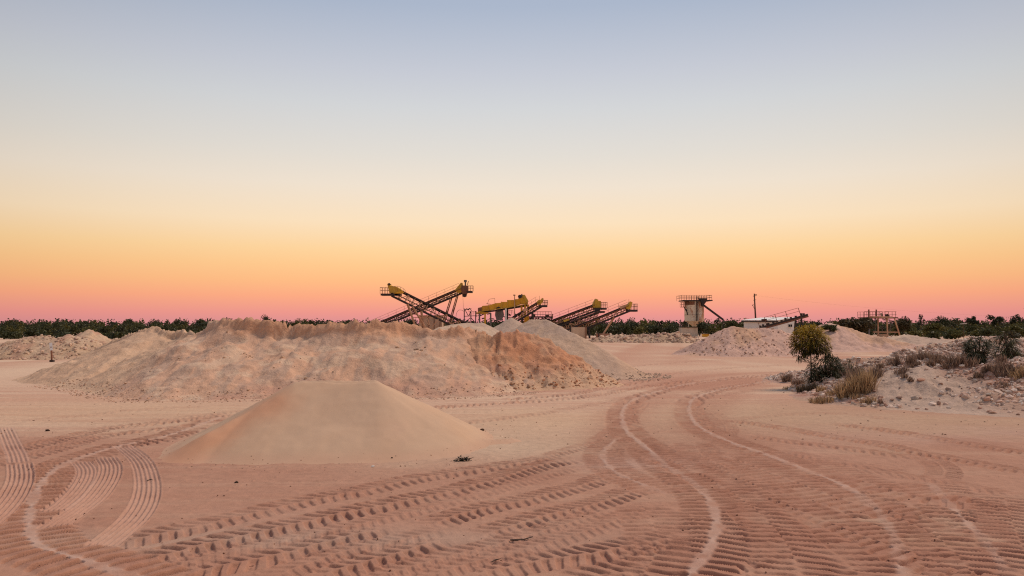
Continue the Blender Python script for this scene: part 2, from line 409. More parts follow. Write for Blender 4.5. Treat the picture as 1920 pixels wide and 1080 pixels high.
def build_ground():
    ang_f = np.arctan((np.arange(-140, 2065, 1.75) - 960) / F)
    ang = np.concatenate([np.linspace(-math.pi, ang_f[0], 40)[:-1], ang_f, np.linspace(ang_f[-1], math.pi, 40)[1:]])
    dys = np.concatenate([np.arange(540, 470, -2.0), np.arange(470, 185, -0.72), np.arange(185, 40, -1.02)])
    r = np.concatenate([[0.05, 1.0, 2.0, 3.0, 3.6], CAM_H * F / dys, 1.7 * F / np.arange(39.2, 3, -0.8), [1000, 1500, 2500, 4500, 7000]])
    A, R = np.meshgrid(ang, r)
    # fine sector keeps rows straight across the view
    Rr = np.where(np.abs(A) < 0.75, R / np.cos(np.clip(A, -0.75, 0.75)), R / math.cos(0.75))
    X, Y = (Rr * np.sin(A)).ravel(), (Rr * np.cos(A)).ravel()
    Z = ground_low(X, Y)
    near = np.clip(1.4 - np.hypot(X, Y) / 40, 0, 1)
    # soil colour: red haul sand in front, cream sand swept flat around the piles, ribbons along the far ground
    n1 = fbm(X * 0.16 + 3, Y * 0.16, 11, 4); n2 = fbm(X * 0.6, Y * 0.9, 12, 4); n3 = fbm(X * 0.05, Y * 0.35, 13, 4)
    C = np.tile(RED, (len(X), 1))
    C = mixc(C, PINK, sstep(-0.15, 0.5, n1) * 0.8)
    C = mixc(C, DEEP, sstep(0.1, 0.6, n2) * 0.45)
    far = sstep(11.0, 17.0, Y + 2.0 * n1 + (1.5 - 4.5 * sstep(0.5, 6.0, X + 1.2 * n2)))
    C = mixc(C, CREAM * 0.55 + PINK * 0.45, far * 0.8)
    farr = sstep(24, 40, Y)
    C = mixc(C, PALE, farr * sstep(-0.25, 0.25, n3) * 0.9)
    C = mixc(C, RED, farr * sstep(0.15, 0.5, fbm(X * 0.06, Y * 0.5, 21, 3)) * 0.6)
    st = fbm(X * 0.10 + Y * .02, Y * 1.6 * np.clip(22 / np.maximum(Y, 1), .15, 1), 23, 4)
    st2 = fbm(X * 0.22 - Y * .05, Y * 5.0 * np.clip(20 / np.maximum(Y, 1), .12, 1), 27, 3)
    C = mixc(C, DEEP * 1.1, (0.25 + 0.75 * far) * sstep(0.10, 0.45, st2) * 0.55); C = mixc(C, PALE, (0.25 + 0.75 * far) * sstep(-0.2, -0.5, st2) * 0.45)
    C = mixc(C, PALE, far * sstep(0.05, 0.35, st) * 0.5); C = mixc(C, RED, far * sstep(-0.08, -0.35, st) * 0.55)
    def blob(px, py, rx, ry, col, a):
        nonlocal C
        g = gnd(px, py); d = ((X - g[0]) / rx) ** 2 + ((Y - g[1]) / ry) ** 2
        C = mixc(C, col, np.exp(-d * (1 + 0.8 * n2)) * a)
    blob(930, 835, 1.7, 1.6, PALE, 0.9); blob(1000, 790, 2.4, 2.0, CREAM, 0.8); blob(250, 770, 5, 2.5, CREAM, 0.7)
    blob(1750, 985, 0.9, 0.5, PALE, 0.55); blob(1740, 1015, 0.5, 0.2, TAN, 0.5); blob(600, 1010, 2.2, 0.35, GREYS, 0.6)
    blob(1190, 868, 0.9, 0.5, PINK, 0.7); blob(1250, 690, 6, 3, PALE, 0.5); blob(1420, 775, 3.5, 2.5, CREAM, 0.6); blob(1780, 790, 4, 1.2, CREAM, 0.55)
    # red haul road curving away behind the pile
    for px, w in (([(1230, 722), (1300, 709), (1380, 701), (1490, 697)], .5), ([(1300, 727), (1380, 716), (1480, 706)], .5), ([(1200, 850), (1165, 800), (1200, 758), (1290, 728), (1400, 710)], .55), ([(1380, 835), (1315, 795), (1325, 755), (1420, 722)], .5)):
        P = spline(px, 8); d = np.full(len(X), 1e9); mk = (Y > 8) & (Y < 40) & (X > 0) & (X < 16)
        dd = np.min(np.hypot(X[mk][:, None] - P[:, 0], Y[mk][:, None] - P[:, 1]), axis=1); d[mk] = dd
        C = mixc(C, DEEP, sstep(w * 1.8, w * 0.3, d + .25 * n2) * 0.5)
    C *= (0.84 + 0.16 * far)[:, None]          # ground colour darkened towards the camera, full tone over the far sand
    # small ripples, scuffs and crumbs
    drag = fbm(X * 2.2 + Y * 0.9, Y * 9 - X * 2.5, 14, 3)
    Z += near * 0.010 * st2 * far
    Z += near * 0.012 * np.clip(fbm(X * 1.3 + Y * .6, Y * 3.2, 29, 3) - .15, 0, 1)
    Z += near * (0.007 * fbm(X * 2.5, Y * 2.5, 15, 4) + 0.004 * drag + 0.004 * fbm(X * 14, Y * 14, 16, 2))
    crumb = np.clip(noise(X * 22, Y * 22, 18) - 0.86, 0, 1) * (noise(X * 1.1, Y * 1.1, 19) > 0.45)
    Z += near * 0.07 * crumb

    def near_track(P, half):
        lo, hi = P.min(0) - half, P.max(0) + half
        idx = np.where((X > lo[0]) & (X < hi[0]) & (Y > lo[1]) & (Y < hi[1]))[0]
        if not len(idx): return None
        seg = np.diff(P, axis=0); L = np.hypot(*seg.T); S = np.concatenate([[0], np.cumsum(L)])
        best = np.full(len(idx), 1e9); s = np.zeros(len(idx)); t = np.zeros(len(idx))
        x, y = X[idx], Y[idx]
        for k in range(len(seg)):
            if L[k] < 1e-6: continue
            u = seg[k] / L[k]; c = (P[k] + P[k + 1]) / 2; rr_ = half + L[k] / 2
            w = np.where((np.abs(x - c[0]) < rr_) & (np.abs(y - c[1]) < rr_))[0]
            if not len(w): continue
            rx, ry = x[w] - P[k, 0], y[w] - P[k, 1]
            a = np.clip(rx * u[0] + ry * u[1], 0, L[k])
            d = np.hypot(rx - a * u[0], ry - a * u[1])
            b = d < best[w]
            wb = w[b]
            best[wb] = d[b]; s[wb] = S[k] + a[b]; t[wb] = (u[0] * ry - u[1] * rx)[b]
        keep = (best < half) & (s > 1e-4) & (s < S[-1] - 1e-4)
        return idx[keep], s[keep], t[keep], S[-1]

    def blend(i, m, z, base):
        Z[i] = Z[i] * (1 - m) + (base + z) * m

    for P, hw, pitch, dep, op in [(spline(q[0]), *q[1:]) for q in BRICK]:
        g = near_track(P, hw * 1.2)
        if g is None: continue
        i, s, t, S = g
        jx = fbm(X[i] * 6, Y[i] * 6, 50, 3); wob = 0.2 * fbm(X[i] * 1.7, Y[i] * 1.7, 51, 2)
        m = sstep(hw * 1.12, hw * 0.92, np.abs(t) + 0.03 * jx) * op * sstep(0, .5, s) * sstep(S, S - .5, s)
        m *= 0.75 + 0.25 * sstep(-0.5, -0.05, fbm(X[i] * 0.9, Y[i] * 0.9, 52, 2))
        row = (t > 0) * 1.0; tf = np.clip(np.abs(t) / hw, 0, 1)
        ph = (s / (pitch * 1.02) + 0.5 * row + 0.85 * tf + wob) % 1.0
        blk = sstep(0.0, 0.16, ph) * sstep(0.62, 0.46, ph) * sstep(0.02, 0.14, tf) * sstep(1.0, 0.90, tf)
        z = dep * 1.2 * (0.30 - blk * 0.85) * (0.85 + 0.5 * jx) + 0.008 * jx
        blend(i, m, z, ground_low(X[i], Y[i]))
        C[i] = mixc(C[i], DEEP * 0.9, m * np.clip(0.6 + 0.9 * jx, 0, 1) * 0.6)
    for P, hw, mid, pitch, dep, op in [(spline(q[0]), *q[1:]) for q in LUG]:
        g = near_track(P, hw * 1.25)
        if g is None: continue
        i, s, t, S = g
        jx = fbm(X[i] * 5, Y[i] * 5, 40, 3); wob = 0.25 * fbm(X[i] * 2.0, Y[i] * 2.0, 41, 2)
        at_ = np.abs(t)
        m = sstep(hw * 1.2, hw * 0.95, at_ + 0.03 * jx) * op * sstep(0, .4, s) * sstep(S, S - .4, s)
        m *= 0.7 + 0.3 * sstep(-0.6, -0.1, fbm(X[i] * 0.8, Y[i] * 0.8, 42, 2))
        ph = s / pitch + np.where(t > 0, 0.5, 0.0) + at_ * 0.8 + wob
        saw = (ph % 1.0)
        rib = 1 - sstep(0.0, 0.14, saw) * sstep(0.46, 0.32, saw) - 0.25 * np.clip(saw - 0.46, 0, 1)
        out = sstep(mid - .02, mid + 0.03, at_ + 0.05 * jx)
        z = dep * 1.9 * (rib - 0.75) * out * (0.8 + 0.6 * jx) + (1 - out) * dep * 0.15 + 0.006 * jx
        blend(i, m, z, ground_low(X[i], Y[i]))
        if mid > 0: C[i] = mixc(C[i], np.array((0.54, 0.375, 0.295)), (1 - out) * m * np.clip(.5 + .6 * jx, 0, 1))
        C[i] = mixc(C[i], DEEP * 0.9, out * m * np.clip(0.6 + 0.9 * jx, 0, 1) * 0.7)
    for P, hw, gp, dep in [(spline(q[0]), *q[1:]) for q in RIB]:
        g = near_track(P, hw * 1.3)
        if g is None: continue
        i, s, t, S = g
        m = sstep(hw * 1.15, hw * 0.95, np.abs(t)) * sstep(0, .25, s) * sstep(S, S - .25, s)
        z = -0.008 + dep * 1.0 * np.cos(2 * math.pi * t / gp) * (.7 + .6 * noise(X[i] * 3, Y[i] * 3, 62)) + 0.014 * sstep(hw * 0.8, hw * 1.1, np.abs(t)) + 0.004 * fbm(X[i] * 12, Y[i] * 12, 61, 2)
        blend(i, m, z, ground_low(X[i], Y[i]))
        C[i] = mixc(C[i], PINK, m * 0.4)
    nr, na = len(r), len(ang)
    I = np.arange(nr * na).reshape(nr, na)
    Fq = np.stack([I[:-1, :-1], I[:-1, 1:], I[1:, 1:], I[1:, :-1]], -1).reshape(-1, 4)[:, ::-1]
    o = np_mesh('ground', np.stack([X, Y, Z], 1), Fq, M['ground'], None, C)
    tag(o, 'pink and cream sand quarry floor crossed by wheel tracks', None, None, 'structure')

build_ground()

# ------------------------------------------------------------------ piles and banks
def crest_pts(px, step=0.12, jitter=0.0, seed=0, smooth=0.0):
    P = np.array([at(*p) for p in px])
    out = [P[0]]
    for a, b in zip(P[:-1], P[1:]):
        n = max(1, int(np.linalg.norm(b - a) / step))
        for k in range(1, n + 1): out.append(a + (b - a) * k / n)
    out = np.array(out)
    s = np.arange(len(out)) * step
    z = out[:, 2] + (jitter * fbm(s * 2.6, s * 0 + seed, seed, 4, .65) if jitter else 0)
    k = max(1, int(smooth / step)); zp = np.pad(out[:, 2], k, mode='edge')
    zs = np.convolve(zp, np.ones(2 * k + 1) / (2 * k + 1), 'valid') if smooth else out[:, 2]
    return np.column_stack([out[:, :2], zs, z - zs])       # smooth crest, and what the broken edge adds to it

class Pile:
    def __init__(self, crests, slope, k=0.06, warp=0.0, seed=1, scarp=None, rough=(), gully=0.0, soft=None, softk=0.45):
        self.softk = softk
        self.soft = None if soft is None else np.vstack(soft)
        self.C = np.vstack(crests); self.slope = slope; self.k = k; self.warp = warp; self.seed = seed
        self.scarp = scarp; self.rough = rough; self.gully = gully
        sl = slope if np.isscalar(slope) else min(slope)
        ext = self.C[:, 2].max() / sl + 0.8
        self.lo = self.C[:, :2].min(0) - ext; self.hi = self.C[:, :2].max(0) + ext
    def base(self, X, Y):
        s = self.seed
        if self.warp:
            wx = self.warp * fbm(X * 0.9, Y * 0.9, s + 3, 3); wy = self.warp * fbm(X * 0.9 + 9, Y * 0.9, s + 4, 3)
        else: wx = wy = 0
        x, y = X + wx, Y + wy
        h = np.full(X.shape, -9.0); dmin = np.full(X.shape, 9e9); dirx = np.zeros(X.shape)
        if self.scarp: scv = self.scarp[0] * (0.35 + 1.1 * noise(X * 1.3, Y * 1.3, s + 6)) + 0.10 * np.clip(ridged(X * 3.0, Y * 1.0, s + 7, 2) - .6, 0, 1)
        res = np.zeros(X.shape)
        for (cx, cy, cz, cr_) in self.C:
            d = np.hypot(x - cx, y - cy)
            drop = self.slope * d
            if self.scarp:     # a small cut face under the crest, then loose talus
                drop = drop + scv * sstep(0.02, self.scarp[1], d) * min(1, max(0, cz / 1.9)) ** 2
            v = cz - drop
            b = v > h
            h = np.where(b, v, h); dirx = np.where(b, np.arctan2(y - cy, x - cx) * 3 + cx * 1.5, dirx); dmin = np.where(b, d, dmin); res = np.where(b, cr_, res)
        h = h + res * sstep(.55, .04, dmin)
        if self.soft is not None:      # spurs that melt into the slope
            h2 = np.full(X.shape, -9.0)
            for (cx, cy, cz, _) in self.soft: h2 = np.maximum(h2, cz - 0.42 * np.hypot(x - cx, y - cy))
            kk = self.softk; t = np.clip(0.5 + 0.5 * (h2 - h) / kk, 0, 1); h = h * (1 - t) + h2 * t + 0.6 * kk * t * (1 - t)
        if self.gully:
            h = h - self.gully * np.clip(ridged(dirx * 1.6, dmin * 0.25, s + 8, 2) - 0.45, 0, 1) * sstep(0.05, 0.6, dmin) * sstep(-0.2, 0.5, h)
        k = self.k
        return k * np.logaddexp(0, h / k), dmin
    def height(self, X, Y):
        h, d = self.base(X, Y)
        s = self.seed
        f = sstep(0.02, 0.25, h)
        for q, (sc, amp, kind) in enumerate(self.rough):
            n = fbm(X * sc, Y * sc, s + 20 + q, 3) if kind == 'f' else (ridged(X * sc, Y * sc, s + 30 + q, 2) - 0.5) * 2
            if kind == 'c': n = np.clip(noise(X * sc, Y * sc, s + 40 + q) - 0.62, 0, 1) * 3
            h = h + amp * n * f
        if self.scarp:      # broken blocks along the cut edge
            bl_ = np.clip(noise(X * 6, Y * 6, s + 60) - .5, 0, 1) + .7 * np.clip(noise(X * 13, Y * 13, s + 61) - .5, 0, 1)
            h = h + 0.13 * (bl_ - .2) * sstep(.7, .05, d) * sstep(.6, 1.4, h)
        return h + ground_low(X, Y) - 0.035, d
    def build(self, name, cell, mat, colf, label, cat='sand pile', group=None, kind=None):
        nx, ny = [int((b - a) / cell) + 2 for a, b in zip(self.lo, self.hi)]
        gx = np.linspace(self.lo[0], self.hi[0], nx); gy = np.linspace(self.lo[1], self.hi[1], ny)
        X, Y = [q.ravel() for q in np.meshgrid(gx, gy)]
        Z, d = self.height(X, Y)
        Col = colf(X, Y, Z, d)
        I = np.arange(nx * ny).reshape(ny, nx)
        Fq = np.stack([I[:-1, :-1], I[:-1, 1:], I[1:, 1:], I[1:, :-1]], -1).reshape(-1, 4)
        keep = (Z - ground_low(X, Y)) > -0.034
        Fq = Fq[keep[Fq].any(1)]
        used = np.unique(Fq); mp = np.zeros(nx * ny, np.int64); mp[used] = np.arange(len(used))
        o = np_mesh(name, np.stack([X, Y, Z], 1)[used], mp[Fq], mat, None, Col[used])
        return tag(o, label, cat, group, kind)

# smooth pile in front
front = Pile([crest_pts([(570, 707, 11.6), (704, 709, 11.6)], .05), crest_pts([(562, 710.5, 11.25), (708, 712.5, 11.25)], .05),
              crest_pts([(552, 718, 11.3), (485, 757, 10.8), (398, 805, 10.15)], .08)], 0.50, 0.05, 0.07, 101, None, ((0.8, 0.03, 'f'), (2.4, 0.016, 'f'), (9, .005, 'f'), (26, .003, 'f')), 0.012,
             [crest_pts([(840, 826, 10.6), (900, 822, 10.9), (960, 818, 11.2)], .1), crest_pts([(700, 868, 9.5), (800, 855, 9.8)], .1)], 0.10)
def col_front(X, Y, Z, d):
    n = fbm(X * 1.1, Y * 1.1, 7, 4)
    C = np.tile((CREAM * .78 + GREYS * .2), (len(X), 1))
    C = mixc(C, TAN, sstep(-0.3, 0.4, n) * 0.25)
    A_, B_ = at(505, 770, 10.7), at(335, 852, 9.7); ux, uy = B_.x - A_.x, B_.y - A_.y
    tt = np.clip(((X - A_.x) * ux + (Y - A_.y) * uy) / (ux * ux + uy * uy), 0, 1); dd = np.hypot(X - A_.x - tt * ux, Y - A_.y - tt * uy)
    C = mixc(C, ORANGE * 1.05, sstep(.62, .05, dd + .22 * n + .08 * fbm(X * 5, Y * 5, 9, 3)) * .55)
    c = at(790, 835, 10.3)
    C = mixc(C, PINK, np.exp(-(((X - c.x) / 0.35) ** 2 + ((Y - c.y) / 0.3) ** 2)) * 0.4 * sstep(-.2, .3, n))
    C = mixc(C, RED, sstep(0.13, 0.0, Z) * 0.35)
    return C
front.build('sand_pile', 0.035, M['pile'], col_front, 'smooth cream flat-topped sand pile standing alone in front')

# long cut mound
ridge = [(110, 692, 30), (180, 652, 28), (235, 626, 27), (290, 612, 26), (335, 617, 25), (370, 621, 24), (386, 612, 22.6), (394, 598, 22), (430, 594, 21.8), (470, 597, 21.6),
         (540, 602, 21.5), (552, 607, 21.6), (575, 608, 21.6), (600, 601, 21.5), (640, 600, 21.5), (662, 597, 21.5), (680, 601, 21.5), (702, 593, 21.7), (722, 600, 21.7),
         (742, 597, 21.8), (768, 602, 22), (790, 611, 22), (830, 613, 22.3), (862, 607, 22.5), (880, 612, 22.6), (895, 620, 22.8), (925, 628, 23.2)]
spurs = [[(370, 625, 23.6), (300, 681, 21.0), (200, 737, 18.9)], [(290, 614, 26), (240, 655, 24), (170, 700, 22)], [(430, 640, 20.6), (400, 690, 19.4)], [(790, 640, 21.5), (830, 690, 20.3)]]
mound = Pile([crest_pts(ridge, .07, .07, 3, 1.1)], 0.50, 0.05, 0.26, 201, (0.34, 0.12), ((0.7, 0.05, 'f'), (2.6, 0.022, 'f'), (4.0, 0.016, 'r'), (9, 0.014, 'f'), (5, 0.05, 'c'), (1.6, 0.04, 'c'), (20, .012, 'f')), 0.03, [crest_pts(s, .15) for s in spurs])
def col_mound(X, Y, Z, d):
    n = fbm(X * 0.7, Y * 0.7, 71, 4); n2 = fbm(X * 2.1 + Z, Y * 2.1 + Z * 2, 72, 4); n3 = fbm(X * 4.2, Z * 0.9 + Y * .6, 73, 4)
    C = np.tile(TAN * 0.72 + PINK * 0.36, (len(X), 1))
    C = mixc(C, GREYS * 0.88, sstep(0.02, 0.12, n3 * 0.8 + n * 0.5) * sstep(1.75, 1.3, Z) * 0.6)
    C = mixc(C, PALE * 0.98, sstep(0.14, 0.24, n2) * 0.6)
    C = mixc(C, ORANGE * 0.5 + TAN * 0.5, sstep(1.40, 1.60, Z + 0.35 * n2) * 0.7 * sstep(-9.0, -8.0, X))
    C = mixc(C, RED, sstep(0.55, 0.15, Z) * sstep(-0.1, 0.4, n) * 0.7)
    C = mixc(C, CREAM, sstep(-9.5, -11.0, X) * 0.7)
    e = at(905, 660, 21.5); C = mixc(C, ORANGE * .55 + TAN * .45, sstep(e.x - 1.2, e.x + .5, X + .7 * n2) * sstep(.3, .8, Z) * .8)
    return C
mound.build('earth_mound', 0.055, M['mound'], col_mound, 'long tan earth mound with crumbling cut face behind the smooth sand pile', 'earth mound')

orange = Pile([crest_pts([(880, 634, 22.2), (905, 626, 22.3), (940, 622, 22.4), (962, 620, 22.5), (1010, 623, 22.6), (1036, 635, 22.7), (1054, 652, 22.7), (1074, 674, 22.7), (1098, 696, 22.8)], .09, .05, 5)],
              0.62, 0.06, 0.2, 301, (0.2, 0.2), ((1.4, 0.09, 'f'), (4.5, 0.07, 'r'), (9, 0.04, 'f'), (6, 0.07, 'c')), 0.2)
def col_orange(X, Y, Z, d):
    n = fbm(X * 1.1, Y * 1.1, 81, 4); n2 = fbm(X * 3, Y * 3, 82, 4)
    C = np.tile(ORANGE * .72 + TAN * .25, (len(X), 1)); C = mixc(C, RED * 0.95, sstep(-.1, .3, n) * .6)
    C = mixc(C, TAN, sstep(0.0, 0.4, n2) * .6); C = mixc(C, CREAM, sstep(0.75, 0.2, Z + 0.3 * n) * .75)
    c = at(900, 680, 21.5); C = mixc(C, TAN, sstep(0.6, -0.6, X - c.x) * .8)
    return C
orange.build('earth_pile', 0.05, M['mound'], col_orange, 'rusty orange lumpy earth pile at the right end of the long mound', 'earth pile')

gravel = Pile([crest_pts([(975, 611, 29), (1000, 597, 28.4), (1025, 599, 28), (1047, 609, 27.4), (1082, 628, 26.8), (1132, 654, 26.2), (1178, 681, 25.8), (1218, 703, 25.6)], .1, .02, 6)],
              0.56, 0.08, 0.1, 401, None, ((1.0, 0.05, 'f'), (6, 0.02, 'f'), (14, .015, 'f')))
def col_gravel(X, Y, Z, d):
    n = fbm(X * 0.8, Y * 0.8, 91, 4)
    C = np.tile(GREYS * 0.96, (len(X), 1)); C = mixc(C, CREAM, sstep(-.2, .4, n) * .5)
    c = at(1150, 680, 26.3); return mixc(C, TAN, sstep(-1.5, 1.5, X - c.x) * .6)
gravel.build('gravel_pile', 0.06, M['mound'], col_gravel, 'grey beige gravel pile sloping down right behind the orange earth pile', 'gravel pile')

cone = Pile([crest_pts([(960, 594.5, 33), (966, 597, 33.4)], .1)], 0.55, 0.07, 0.1, 451, None, ((1.0, .04, 'f'), (6, .015, 'f')))
col_pale = lambda X, Y, Z, d: mixc(np.tile(GREYS, (len(X), 1)), PALE, sstep(-.3, .3, fbm(X * .8, Y * .8, 95, 3)) * .7)
cone.build('sand_pile', 0.07, M['mound'], col_pale, 'pale peaked sand cone left of the yellow column, behind the mound')
cone2 = Pile([crest_pts([(828, 610, 30), (870, 604, 30.5), (905, 603, 31)], .1, .03, 8)], 0.5, 0.07, 0.1, 461, None, ((1.0, .05, 'f'), (6, .02, 'f')))
cone2.build('sand_pile', 0.07, M['mound'], col_pale, 'low pale sand heap under the yellow screen, behind the mound')

leftbank = Pile([crest_pts([(-200, 636, 43), (-60, 641, 43), (0, 640, 43), (30, 636, 43), (58, 632, 42.5), (66, 629, 42), (86, 630, 42), (100, 632, 42), (130, 629, 42), (150, 631, 42)], .2, .08, 9)],
                0.48, 0.1, 0.3, 501, None, ((0.8, .14, 'f'), (2.5, .06, 'r'), (6, .03, 'f'), (4, .05, 'c')))
def col_rubble(X, Y, Z, d):
    n = fbm(X * .7, Y * .7, 96, 4); C = np.tile(CREAM * .85, (len(X), 1))
    C = mixc(C, PALE * .85, sstep(-.1, .4, n) * .6); return mixc(C, RED * .9, sstep(0, .4, fbm(X * 1.3, Y * 1.3, 97, 3)) * .6)
leftbank.build('rubble_bank', 0.11, M['far'], col_rubble, 'low pinkish rubble bank at the far left, behind the small post', 'rubble bank')
leftcone = Pile([crest_pts([(166, 616.5, 46), (171, 617, 46)], .1)], 0.62, 0.1, 0.2, 521, None, ((1.5, .10, 'f'), (4, .08, 'r'), (5, .06, 'c')))
leftcone.build('earth_pile', 0.10, M['far'], col_rubble, 'small pointed rubble cone rising between the far left bank and the long mound', 'earth pile')

mid = Pile([crest_pts([(1322, 642, 47), (1345, 621, 47), (1368, 612, 47), (1395, 613, 47), (1420, 614, 47.5), (1455, 616, 47.5), (1482, 625, 47.5), (1510, 640, 47.5), (1545, 652, 48)], .18, .06, 11)],
           0.54, 0.1, 0.3, 551, None, ((0.8, .10, 'f'), (3, .04, 'r'), (6, .03, 'f'), (5, .04, 'c')), .2)
def col_mid(X, Y, Z, d):
    n = fbm(X * .6, Y * .6, 98, 4); C = np.tile(PINK * 1.04, (len(X), 1))
    return mixc(C, TAN, sstep(-.1, .35, n) * .7)
mid.build('earth_pile', 0.11, M['far'], col_mid, 'broad pinkish earth pile in front of the white shed', 'earth pile')
rmid = Pile([crest_pts([(1515, 628, 60), (1536, 612, 59), (1556, 605, 58), (1572, 609, 58), (1592, 621, 57), (1622, 627, 56), (1655, 632, 55), (1700, 644, 54), (1770, 655, 52)], .2, .06, 12)],
            0.36, 0.12, 0.3, 571, None, ((0.7, .12, 'f'), (3, .07, 'r'), (6, .04, 'f')), .35)
rmid.build('earth_mound', 0.13, M['far'], col_mid, 'pinkish mound with rain gullies below the rusty steel frame', 'earth mound')
farbank = Pile([crest_pts([(1118, 634, 88), (1135, 630, 88), (1160, 628, 88), (1210, 629, 87), (1250, 626, 86), (1270, 624, 86), (1290, 632, 85)], .3, .15, 13)], 0.35, 0.12, 0.5, 591, None, ((0.5, .2, 'f'), (2, .14, 'r'), (3, .12, 'c')))
farbank.build('rubble_bank', 0.2, M['far'], col_rubble, 'low pale rubble bank between the conveyors and the concrete block', 'rubble bank')
farridge = Pile([crest_pts([(1640, 636, 80), (1700, 628, 78), (1725, 631, 78), (1765, 636, 76), (1810, 636, 74), (1860, 631, 72), (1890, 633, 72), (1960, 634, 72), (2100, 632, 72)], .3, .12, 14)],
                0.3, 0.12, 0.5, 611, None, ((0.5, .15, 'f'), (2, .1, 'r'), (3, .08, 'c')))
farridge.build('earth_ridge', 0.2, M['far'], col_pale, 'pale earth ridge along the foot of the woodland at right', 'earth ridge')

berm = Pile([crest_pts([(1470, 708, 24), (1520, 690, 24), (1560, 676, 24), (1640, 668, 24), (1700, 656, 24), (1760, 643, 24), (1850, 634, 23.5), (1920, 636, 23), (2020, 632, 22), (2200, 632, 21)], .14, .08, 15),
             crest_pts([(1640, 706, 18.2), (1680, 694, 17.6), (1740, 687, 17.2), (1800, 686, 17.0), (1860, 690, 16.6), (1940, 684, 16.2), (2100, 690, 15)], .12, .05, 16),
             crest_pts([(1740, 690, 17.5), (1760, 670, 20), (1780, 655, 22)], .15), crest_pts([(1900, 690, 16.5), (1900, 664, 19.5), (1890, 645, 22)], .15),
             crest_pts([(1530, 715, 20.5), (1580, 712, 19.5), (1620, 716, 18.8)], .15, .05, 17)],
            0.34, 0.09, 0.3, 701, None, ((0.9, .09, 'f'), (3.5, .045, 'f'), (7, .04, 'r'), (8, .04, 'c')), .10)
def berm_zone(X, Y):
    c = at(1690, 720, 17); e = at(1765, 720, 17)
    grey = sstep(19.2, 18.2, Y + 0.6 * fbm(X, Y, 104, 2)) * sstep(c.x - 1.3, c.x - .7, X) * sstep(e.x + .8, e.x - .6, X + 0.6 * fbm(X * 1.3, Y * 1.3, 103, 3))
    return grey
def col_berm(X, Y, Z, d):
    n = fbm(X * .8, Y * .8, 101, 4); n2 = fbm(X * 2.5, Y * 2.5, 102, 4)
    C = np.tile(PINK * .82, (len(X), 1)); C = mixc(C, CREAM * .82, sstep(-.2, .3, n) * .6)
    C = mixc(C, DEEP * .95, sstep(.05, .4, n2) * .6)
    e = at(1850, 740, 15); C = mixc(C, RED * .9, sstep(e.x - 1.8, e.x, X) * sstep(19, 16.5, Y) * .55)
    return mixc(C, GREYS * 1.02, berm_zone(X, Y))
berm.build('rocky_berm', 0.06, M['mound'], col_berm, 'rocky earth berm with a grey sand slope along the right side', 'berm')

# ------------------------------------------------------------------ loose stones
ICO_V = np.array([(0, -.526, .851), (0, .526, .851), (0, -.526, -.851), (0, .526, -.851), (-.526, .851, 0), (.526, .851, 0), (-.526, -.851, 0), (.526, -.851, 0), (.851, 0, .526), (-.851, 0, .526), (.851, 0, -.526), (-.851, 0, -.526)])
ICO_F = np.array([(0, 8, 1), (0, 1, 9), (0, 9, 6), (0, 6, 7), (0, 7, 8), (1, 8, 5), (1, 5, 4), (1, 4, 9), (9, 4, 11), (9, 11, 6), (6, 11, 2), (6, 2, 7), (7, 2, 10), (7, 10, 8), (8, 10, 5), (5, 10, 3), (5, 3, 4), (4, 3, 11), (11, 3, 2), (2, 3, 10)])
def stones(name, label, P, size, cols, seed):
    r = np.random.default_rng(seed); n = len(P)
    V = ICO_V[None] * (0.75 + 0.5 * r.random((n, 12, 1)))
    sc = size[:, None] * (0.6 + 0.8 * r.random((n, 3))) * np.array((1, 1, .75))
    a = r.random(n) * 6.28; ca, sa = np.cos(a), np.sin(a)
    V = V * sc[:, None, :]
    V = np.stack([V[..., 0] * ca[:, None] - V[..., 1] * sa[:, None], V[..., 0] * sa[:, None] + V[..., 1] * ca[:, None], V[..., 2]], -1) + P[:, None, :]
    Fc = ICO_F[None] + (np.arange(n) * 12)[:, None, None]
    C = np.repeat(cols, 12, axis=0)
    o = np_mesh(name, V.reshape(-1, 3), Fc.reshape(-1, 3), M['stone'], None, C, smooth=False)
    return tag(o, label, None, None, 'stuff')
def scatter(pile, n, seed, lo, hi, test=None):
    r = np.random.default_rng(seed); x = lo[0] + r.random(n) * (hi[0] - lo[0]); y = lo[1] + r.random(n) * (hi[1] - lo[1])
    z, d = pile.height(x, y)
    k = z > 0.02
    if test is not None: k &= test(x, y, z, r)
    return np.stack([x, y, z], 1)[k]
def stone_cols(n, seed, a=PALE, b=PINK):
    r = np.random.default_rng(seed); t = r.random((n, 1)); v = 0.5 + 0.65 * r.random((n, 1))
    return (a * t + b * (1 - t)) * v
def sizes(n, seed, s0, s1):
    r = np.random.default_rng(seed); return s0 + (s1 - s0) * r.random(n) ** 2.2
P = scatter(berm, 60000, 1, (7.3, 12.5), (20, 26.5), lambda x, y, z, r: (r.random(len(x)) < (0.35 + 0.65 * sstep(-.35, .35, fbm(x * .9, y * .9, 5, 3))) * (1 - .93 * berm_zone(x, y))))
stones('rubble_stones', 'pale stones scattered over the rocky berm at right', P, sizes(len(P), 2, .018, .075), stone_cols(len(P), 3, np.array((.84, .70, .57)), RED * .95), 4)
P = scatter(orange, 2600, 5, (-1.5, 19.5), (4.5, 24), lambda x, y, z, r: r.random(len(x)) < sstep(1.0, .1, z))
stones('rubble_stones', 'crumbled orange clods at the foot of the orange earth pile', P, sizes(len(P), 6, .012, .05), stone_cols(len(P), 7, TAN * 1.1, ORANGE), 8)
P = scatter(mound, 1500, 9, (-13, 17), (-1, 23), lambda x, y, z, r: r.random(len(x)) < .5 * sstep(0, .4, fbm(x, y, 6, 2)))
